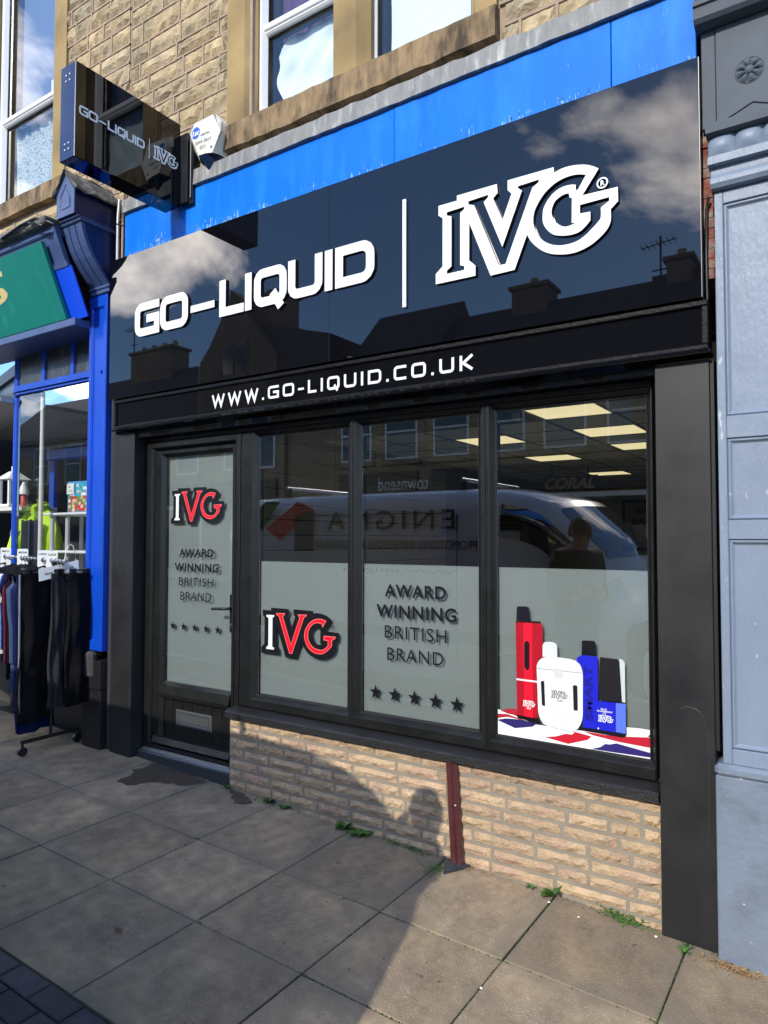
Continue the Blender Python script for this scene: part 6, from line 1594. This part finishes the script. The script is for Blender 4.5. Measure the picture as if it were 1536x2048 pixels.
# ================================================================== PERSON (beside the van, mirrored in the third window and casting the shadow)
pn = thing('person', (-2.0, -2.54, 0), 'person in dark jacket and jeans looking down at a phone, mirrored in the right window', 'person')
px, py = -2.0, -2.54; gz = GZ(px) + .045
def skin_body(nm, nodes, edges, m_, root, parent, sub=2):
    me = bpy.data.meshes.new(nm); off = wloc(parent)
    me.from_pydata([Vector(p) - off for p, _ in nodes], edges, []); o = bpy.data.objects.new(nm, me); COL.objects.link(o)
    sk = o.modifiers.new('skin', 'SKIN'); 
    for i, (_, r) in enumerate(nodes):
        v = me.skin_vertices[0].data[i]; v.radius = (r, r) if not isinstance(r, tuple) else r; v.use_root = (i == root)
    sk.use_smooth_shade = True
    ss = o.modifiers.new('sub', 'SUBSURF'); ss.levels = sub; ss.render_levels = sub
    dg = bpy.context.evaluated_depsgraph_get(); dg.update()
    m2 = bpy.data.meshes.new_from_object(o.evaluated_get(dg)); bpy.data.objects.remove(o)
    for p in m2.polygons: p.use_smooth = True
    m2.materials.clear(); m2.materials.append(M[m_]); o = bpy.data.objects.new(nm, m2); COL.objects.link(o); o.parent = parent
    return o
CT, ST_ = math.cos(math.radians(-52)), math.sin(math.radians(-52))
H = lambda x, y, z: (px + x * CT - y * .62 * ST_, py + x * ST_ + y * .62 * CT, gz + z)
unH = lambda p: Vector(((p.x - px) * CT + (p.y - py) * ST_, (-(p.x - px) * ST_ + (p.y - py) * CT) / .62, p.z - gz))
nodes = [(H(0, 0, .98), (.155, .115)), (H(0, .01, 1.18), (.150, .110)), (H(0, .0, 1.40), (.175, .115)), (H(0, .0, 1.53), (.135, .10)), (H(.005, .03, 1.575), (.085, .080)), (H(.015, .07, 1.62), (.070, .080)), (H(.02, .085, 1.70), (.078, .092)), (H(.02, .075, 1.765), (.060, .075)),
         (H(.19, .0, 1.49), .075), (H(.235, -.01, 1.20), .050), (H(.17, .19, 1.14), .042), (H(.11, .28, 1.20), .033),
         (H(-.19, .0, 1.49), .075), (H(-.240, -.02, 1.20), .050), (H(-.19, .14, 1.08), .042), (H(-.10, .25, 1.16), .033),
         (H(.10, .0, .88), .100), (H(.115, .02, .50), .066), (H(.12, -.01, .09), .048), (H(.13, .12, .045), (.045, .035)),
         (H(-.10, .0, .88), .100), (H(-.115, .02, .50), .066), (H(-.12, -.01, .09), .048), (H(-.13, .12, .045), (.045, .035))]
edges = [(0, 1), (1, 2), (2, 3), (3, 4), (4, 5), (5, 6), (6, 7), (2, 8), (8, 9), (9, 10), (10, 11), (2, 12), (12, 13), (13, 14), (14, 15), (0, 16), (16, 17), (17, 18), (18, 19), (0, 20), (20, 21), (21, 22), (22, 23)]
body = skin_body('body', nodes, edges, 'skin', 0, pn)
# clothes: the same surface pushed out a little, cut at neck, wrists and waist
def garment(nm, keep, grow, m_):
    me = body.data.copy(); o = bpy.data.objects.new(nm, me); COL.objects.link(o); o.parent = pn
    import bmesh as _b
    bm = _b.new(); bm.from_mesh(me)
    off = wloc(pn)
    kill = [f for f in bm.faces if not keep(unH(f.calc_center_median() + off))]
    _b.ops.delete(bm, geom=kill, context='FACES'); bm.normal_update()
    for v in bm.verts: v.co += v.normal * grow
    bm.to_mesh(me); bm.free(); me.materials.clear(); me.materials.append(M[m_]); return o
garment('jacket', lambda c: .90 < c.z < 1.545 and not (c.y > .245), .018, 'jacket_black')
garment('jeans', lambda c: .10 < c.z <= .96 and c.y < .3, .010, 'denim_cloth')
garment('shoes', lambda c: c.z <= .12, .012, 'vinyl_black')
mb = MB()
hc = Vector(H(.02, .062, 1.712))
def hair(i, j):
    a = 2 * math.pi * i / 20; b = math.pi * .62 * j / 8
    r_ = 1 + .05 * math.sin(7 * a + 3 * b)
    q = (.098 * math.sin(b) * math.cos(a) * r_, .112 * math.sin(b) * math.sin(a) * r_ - .018)
    return hc + Vector((q[0] * CT - q[1] * ST_, q[0] * ST_ + q[1] * CT, .125 * math.cos(b) * r_))
mb.grid(hair, 20, 8); mb.build('hair', 'hair', pn)
for sx in (-1, 1):
    mb = MB(); mb.tube([H(.02 + sx * .030, .174, 1.69), H(.02 + sx * .030, .182, 1.69)], .011, 8); mb.build('eye', 'vinyl_black', pn)
    mb = MB(); mb.tube([H(.02 + sx * .082, .07, 1.71), H(.02 + sx * .092, .065, 1.69), H(.02 + sx * .084, .07, 1.66)], [.010, .018, .010], 8); mb.build('ear', 'skin', pn)
    # hand: palm, four fingers and a thumb round the phone
    wx = .11 if sx > 0 else -.10; wz = 1.20 if sx > 0 else 1.16; wy = .28 if sx > 0 else .25
    nd = [(H(wx, wy, wz), (.026, .020)), (H(wx - sx * .030, wy + .055, wz + .03), (.032, .016))]; ed = [(0, 1)]
    for q in range(4):
        b = len(nd); fx = wx - sx * (.050 + .004 * q); fz = wz + .005 + q * .020
        nd += [(H(fx, wy + .070, fz + .01), .0095), (H(fx - sx * .030, wy + .088 - .003 * q, fz + .018), .0088), (H(fx - sx * .050, wy + .070, fz + .022), .0075)]; ed += [(1, b), (b, b + 1), (b + 1, b + 2)]
    b = len(nd); nd += [(H(wx - sx * .018, wy + .030, wz + .055), .011), (H(wx - sx * .040, wy + .035, wz + .085), .0085)]; ed += [(0, b), (b, b + 1)]
    skin_body('hand', nd, ed, 'skin', 0, pn, 1)
mb = MB(); mb.tube([H(.02, .168, 1.68), H(.02, .200, 1.65), H(.02, .178, 1.64)], [.010, .014, .009], 8); mb.build('nose', 'skin', pn)
mb = MB(); mb.tube([H(-.005, .160, 1.612), H(.045, .160, 1.612)], .006, 6); mb.build('mouth', mat('lips', (.35, .12, .10), .5), pn)
mb = MB(); 
for p_ in [0]:
    c = Vector(H(.005, .335, 1.235)); ux = Vector((.036 * CT, .036 * ST_, 0)); uy = Vector((-.055 * ST_, .055 * CT, .055)); un = Vector((-.004 * ST_, .004 * CT, -.004))
    mb.add([c + sx * ux + sy * uy + sz * un for sz in (-1, 1) for sx, sy in ((-1, -1), (1, -1), (1, 1), (-1, 1))], [(0, 1, 2, 3), (4, 5, 6, 7), (0, 1, 5, 4), (1, 2, 6, 5), (2, 3, 7, 6), (3, 0, 4, 7)])
mb.build('phone', 'vinyl_black', label='black phone held by the person beside the van', cat='phone')

# ================================================================== BUILDINGS ACROSS THE ROAD (mirrored in the sign and the glass)
OY = -13.2
def house(nm, x0, x1, eave, ridge, label, back=6.0, rx0=None, rx1=None, floors=((1.2, 2.6), (4.0, 5.6)), nwin=3, roofless=False):
    o = thing(nm, ((x0 + x1) / 2, OY, 0), label, 'building')
    boxobj('wall', 'opp_stone', o, x0, x1, OY - 2 * back, OY, -1, eave)
    if ridge > eave:
        yr = OY - back
        mb = MB(); mb.add([(x0, OY + .25, eave - .02), (x1, OY + .25, eave - .02), (rx1 or x1, yr, ridge), (rx0 or x0, yr, ridge), (x1, OY - 2 * back, eave), (x0, OY - 2 * back, eave)], [(0, 1, 2, 3), (3, 2, 4, 5), (0, 3, 5), (1, 2, 4)]); mb.build('roof', 'opp_roof', o)
        boxobj('gutter', 'van_trim', o, x0, x1, OY + .12, OY + .25, eave - .16, eave - .04)
    w = (x1 - x0) / nwin
    for z0, z1 in floors[1:]:
        for k in range(nwin):
            c = x0 + w * (k + .5)
            f = boxobj('window', 'opp_white', o, c - .55, c + .55, OY - .02, OY + .03, z0, z1, .01)
            boxobj('pane', 'opp_glass', f, c - .48, c + .48, OY + .03, OY + .036, z0 + .07, (z0 + z1) / 2 - .03); boxobj('pane', 'opp_glass', f, c - .48, c + .48, OY + .03, OY + .036, (z0 + z1) / 2 + .03, z1 - .07)
            boxobj('sill', 'opp_stone', o, c - .65, c + .65, OY, OY + .10, z0 - .14, z0 - .012)
            boxobj('lintel', 'opp_stone', o, c - .65, c + .65, OY, OY + .04, z1 + .012, z1 + .22)
    boxobj('shop_fascia', 'van_trim', o, x0 + .2, x1 - .2, OY, OY + .12, 2.95, 3.65, .02)
    n_ = max(1, int((x1 - x0) / 2.2)); w = (x1 - x0 - .6) / n_
    for k in range(n_):
        a = x0 + .3 + w * k
        f = boxobj('shop_window', 'opp_white' if k % 2 else 'van_trim', o, a + .06, a + w - .06, OY - .02, OY + .04, .55, 2.9, .01); boxobj('pane', 'opp_glass', f, a + .16, a + w - .16, OY + .04, OY + .046, .68, 2.78)
    return o
RS = 1.183
def ridge(z13): return 1.76 + (z13 - 1.76) * RS
def chimney(parent, x0, x1, ztop, y=-16.0, zb=5.5):
    k = (-y + 3.4) / 16.4; X0_, X1_ = x0 * k, x1 * k; Z = 1.76 + (ztop - 1.76) * k
    c = boxobj('chimney', 'opp_stone', parent, X0_, X1_, y - .45, y + .45, zb, Z - .12, .02)
    boxobj('chimney_cap', 'opp_stone', c, X0_ - .08, X1_ + .08, y - .53, y + .53, Z - .12, Z, .02)
    n_ = max(1, int((X1_ - X0_) / .55))
    for q in range(n_):
        xx = X0_ + (q + .5) * (X1_ - X0_) / n_
        mb = MB(); mb.tube([(xx, y, Z), (xx, y, Z + .28)], [.14, .11], 10); mb.build('chimney_pot', 'brick', c)
def aerial(x, z0, z1, y, label):
    o = thing('tv_aerial', (x, y, z0), label, 'aerial')
    mb = MB(); mb.tube([(x, y, z0 - .8), (x, y, z1)], .028, 6); mb.build('mast', 'blackmetal', o)
    mb = MB(); mb.tube([(x - .5, y, z1 - .25), (x + .4, y, z1 - .15)], .015, 6)
    for k in range(7): xx = x - .45 + k * .13; mb.tube([(xx, y - .25, z1 - .24 + k * .015), (xx, y + .25, z1 - .24 + k * .015)], .010, 5)
    for zz in (.9, 1.3): mb.tube([(x - .22, y, z1 - zz), (x + .22, y, z1 - zz)], .02, 6)
    mb.build('rods', 'blackmetal', o)
a_ = house('terrace_house', -32, -18.25, 5.9, ridge(7.6), 'dark stone terrace with chimney stack mirrored at the left end of the fascia sign', back=2.8, rx1=-21.6, nwin=6)
chimney(a_, -21.38, -19.16, 8.40)
aerial(-21.7 * 1.183, 8.2, ridge(9.6), -16, 'television aerial mirrored at the left end of the fascia sign')
# gabled house with twin upper windows
b_ = thing('gabled_house', (-16.4, OY, 0), 'steep gabled house with twin attic windows mirrored behind the raised word on the sign', 'building')
gpts = [(-18.2, -1), (-14.75, -1), (-14.75, 7.55), (-15.85, 8.75), (-16.24, 9.30), (-16.75, 9.30), (-17.15, 9.09), (-17.75, 8.18), (-18.2, 7.70)]
mb = MB(); mb.prism(gpts, lambda a, b, d: (a, d, b), OY + .15, OY - 5, cap0=True); mb.build('wall', 'opp_stone', b_)
mb = MB(); mb.add([(-16.95, OY + .1, 9.2), (-16.83, OY + .1, 9.95), (-16.24, OY + .1, 9.5), (-16.24, OY + .1, 9.2), (-16.95, OY - .4, 9.2), (-16.83, OY - .4, 9.95), (-16.24, OY - .4, 9.5), (-16.24, OY - .4, 9.2)], [(0, 1, 2, 3), (4, 5, 6, 7), (0, 1, 5, 4), (1, 2, 6, 5), (2, 3, 7, 6)]); mb.build('gable_top', 'opp_stone', b_)
for x0, x1 in ((-17.05, -16.62), (-16.45, -16.02)):
    f = boxobj('window', 'opp_stone', b_, x0 - .06, x1 + .06, OY + .15, OY + .20, 7.05, 8.15, .01)
    boxobj('pane', 'opp_glass', f, x0, x1, OY + .20, OY + .205, 7.12, 7.70); boxobj('pane', 'opp_glass', f, x0, x1, OY + .20, OY + .205, 7.74, 8.08)
boxobj('sill', 'opp_stone', b_, -17.2, -15.9, OY + .15, OY + .3, 6.90, 7.03)
for x0 in (-17.4, -16.0):
    f = boxobj('window', 'opp_white', b_, x0, x0 + .9, OY + .15, OY + .2, 4.0, 5.7); boxobj('pane', 'opp_glass', f, x0 + .08, x0 + .82, OY + .2, OY + .206, 4.08, 5.62)
boxobj('shop_fascia', 'van_trim', b_, -18.0, -15.0, OY + .15, OY + .27, 2.95, 3.65)
mb = MB(); k_ = 1.06
mb.add([(-15.9, OY - .2, 8.75), (-12.90, OY - .2, 7.95), (-12.6, OY + .3, 6.4), (-14.9, OY + .3, 6.0), (-15.9, OY - 5, 8.75), (-12.9, OY - 5, 7.95)], [(0, 1, 2, 3), (0, 1, 5, 4)]); mb.build('roof', 'opp_roof', b_)
boxobj('side_wall', 'opp_stone', b_, -14.74, -12.86, OY - 5, OY - .0, -1, 6.3)
chimney(b_, -15.27, -14.16, 9.30, y=-14.2, zb=6.5)
c_ = house('terrace_house', -15.2 + 2.36, -9.72, 5.9, ridge(7.95), 'dark terrace with lower ridge mirrored left of the white divider on the sign', back=2.8, nwin=2)
d_ = house('terrace_house', -9.70, -3.4, 5.8, ridge(7.52), 'long dark terrace with square chimney mirrored under the large emblem', back=2.8, rx0=-11.6, nwin=4)
chimney(d_, -6.75, -5.85, 7.90)
e_ = house('terrace_house', -3.38, 8, 5.8, ridge(7.62), 'dark terrace with chimney and aerial mirrored at the right end of the fascia sign', back=2.8, rx0=-4.2, nwin=7)
chimney(e_, -3.17, -2.66, 7.85)
aerial(-3.36 * 1.183, 8.0, ridge(8.5), -16, 'television aerial mirrored at the right end of the fascia sign')
TS = lambda a, b, d: (-a, d, b)
mb = MB(); text(mb, 'townsend', 9.55, 11.20, 3.12, 3.50, TS, OY + .125); mb.build('lettering', 'opp_white', c_)
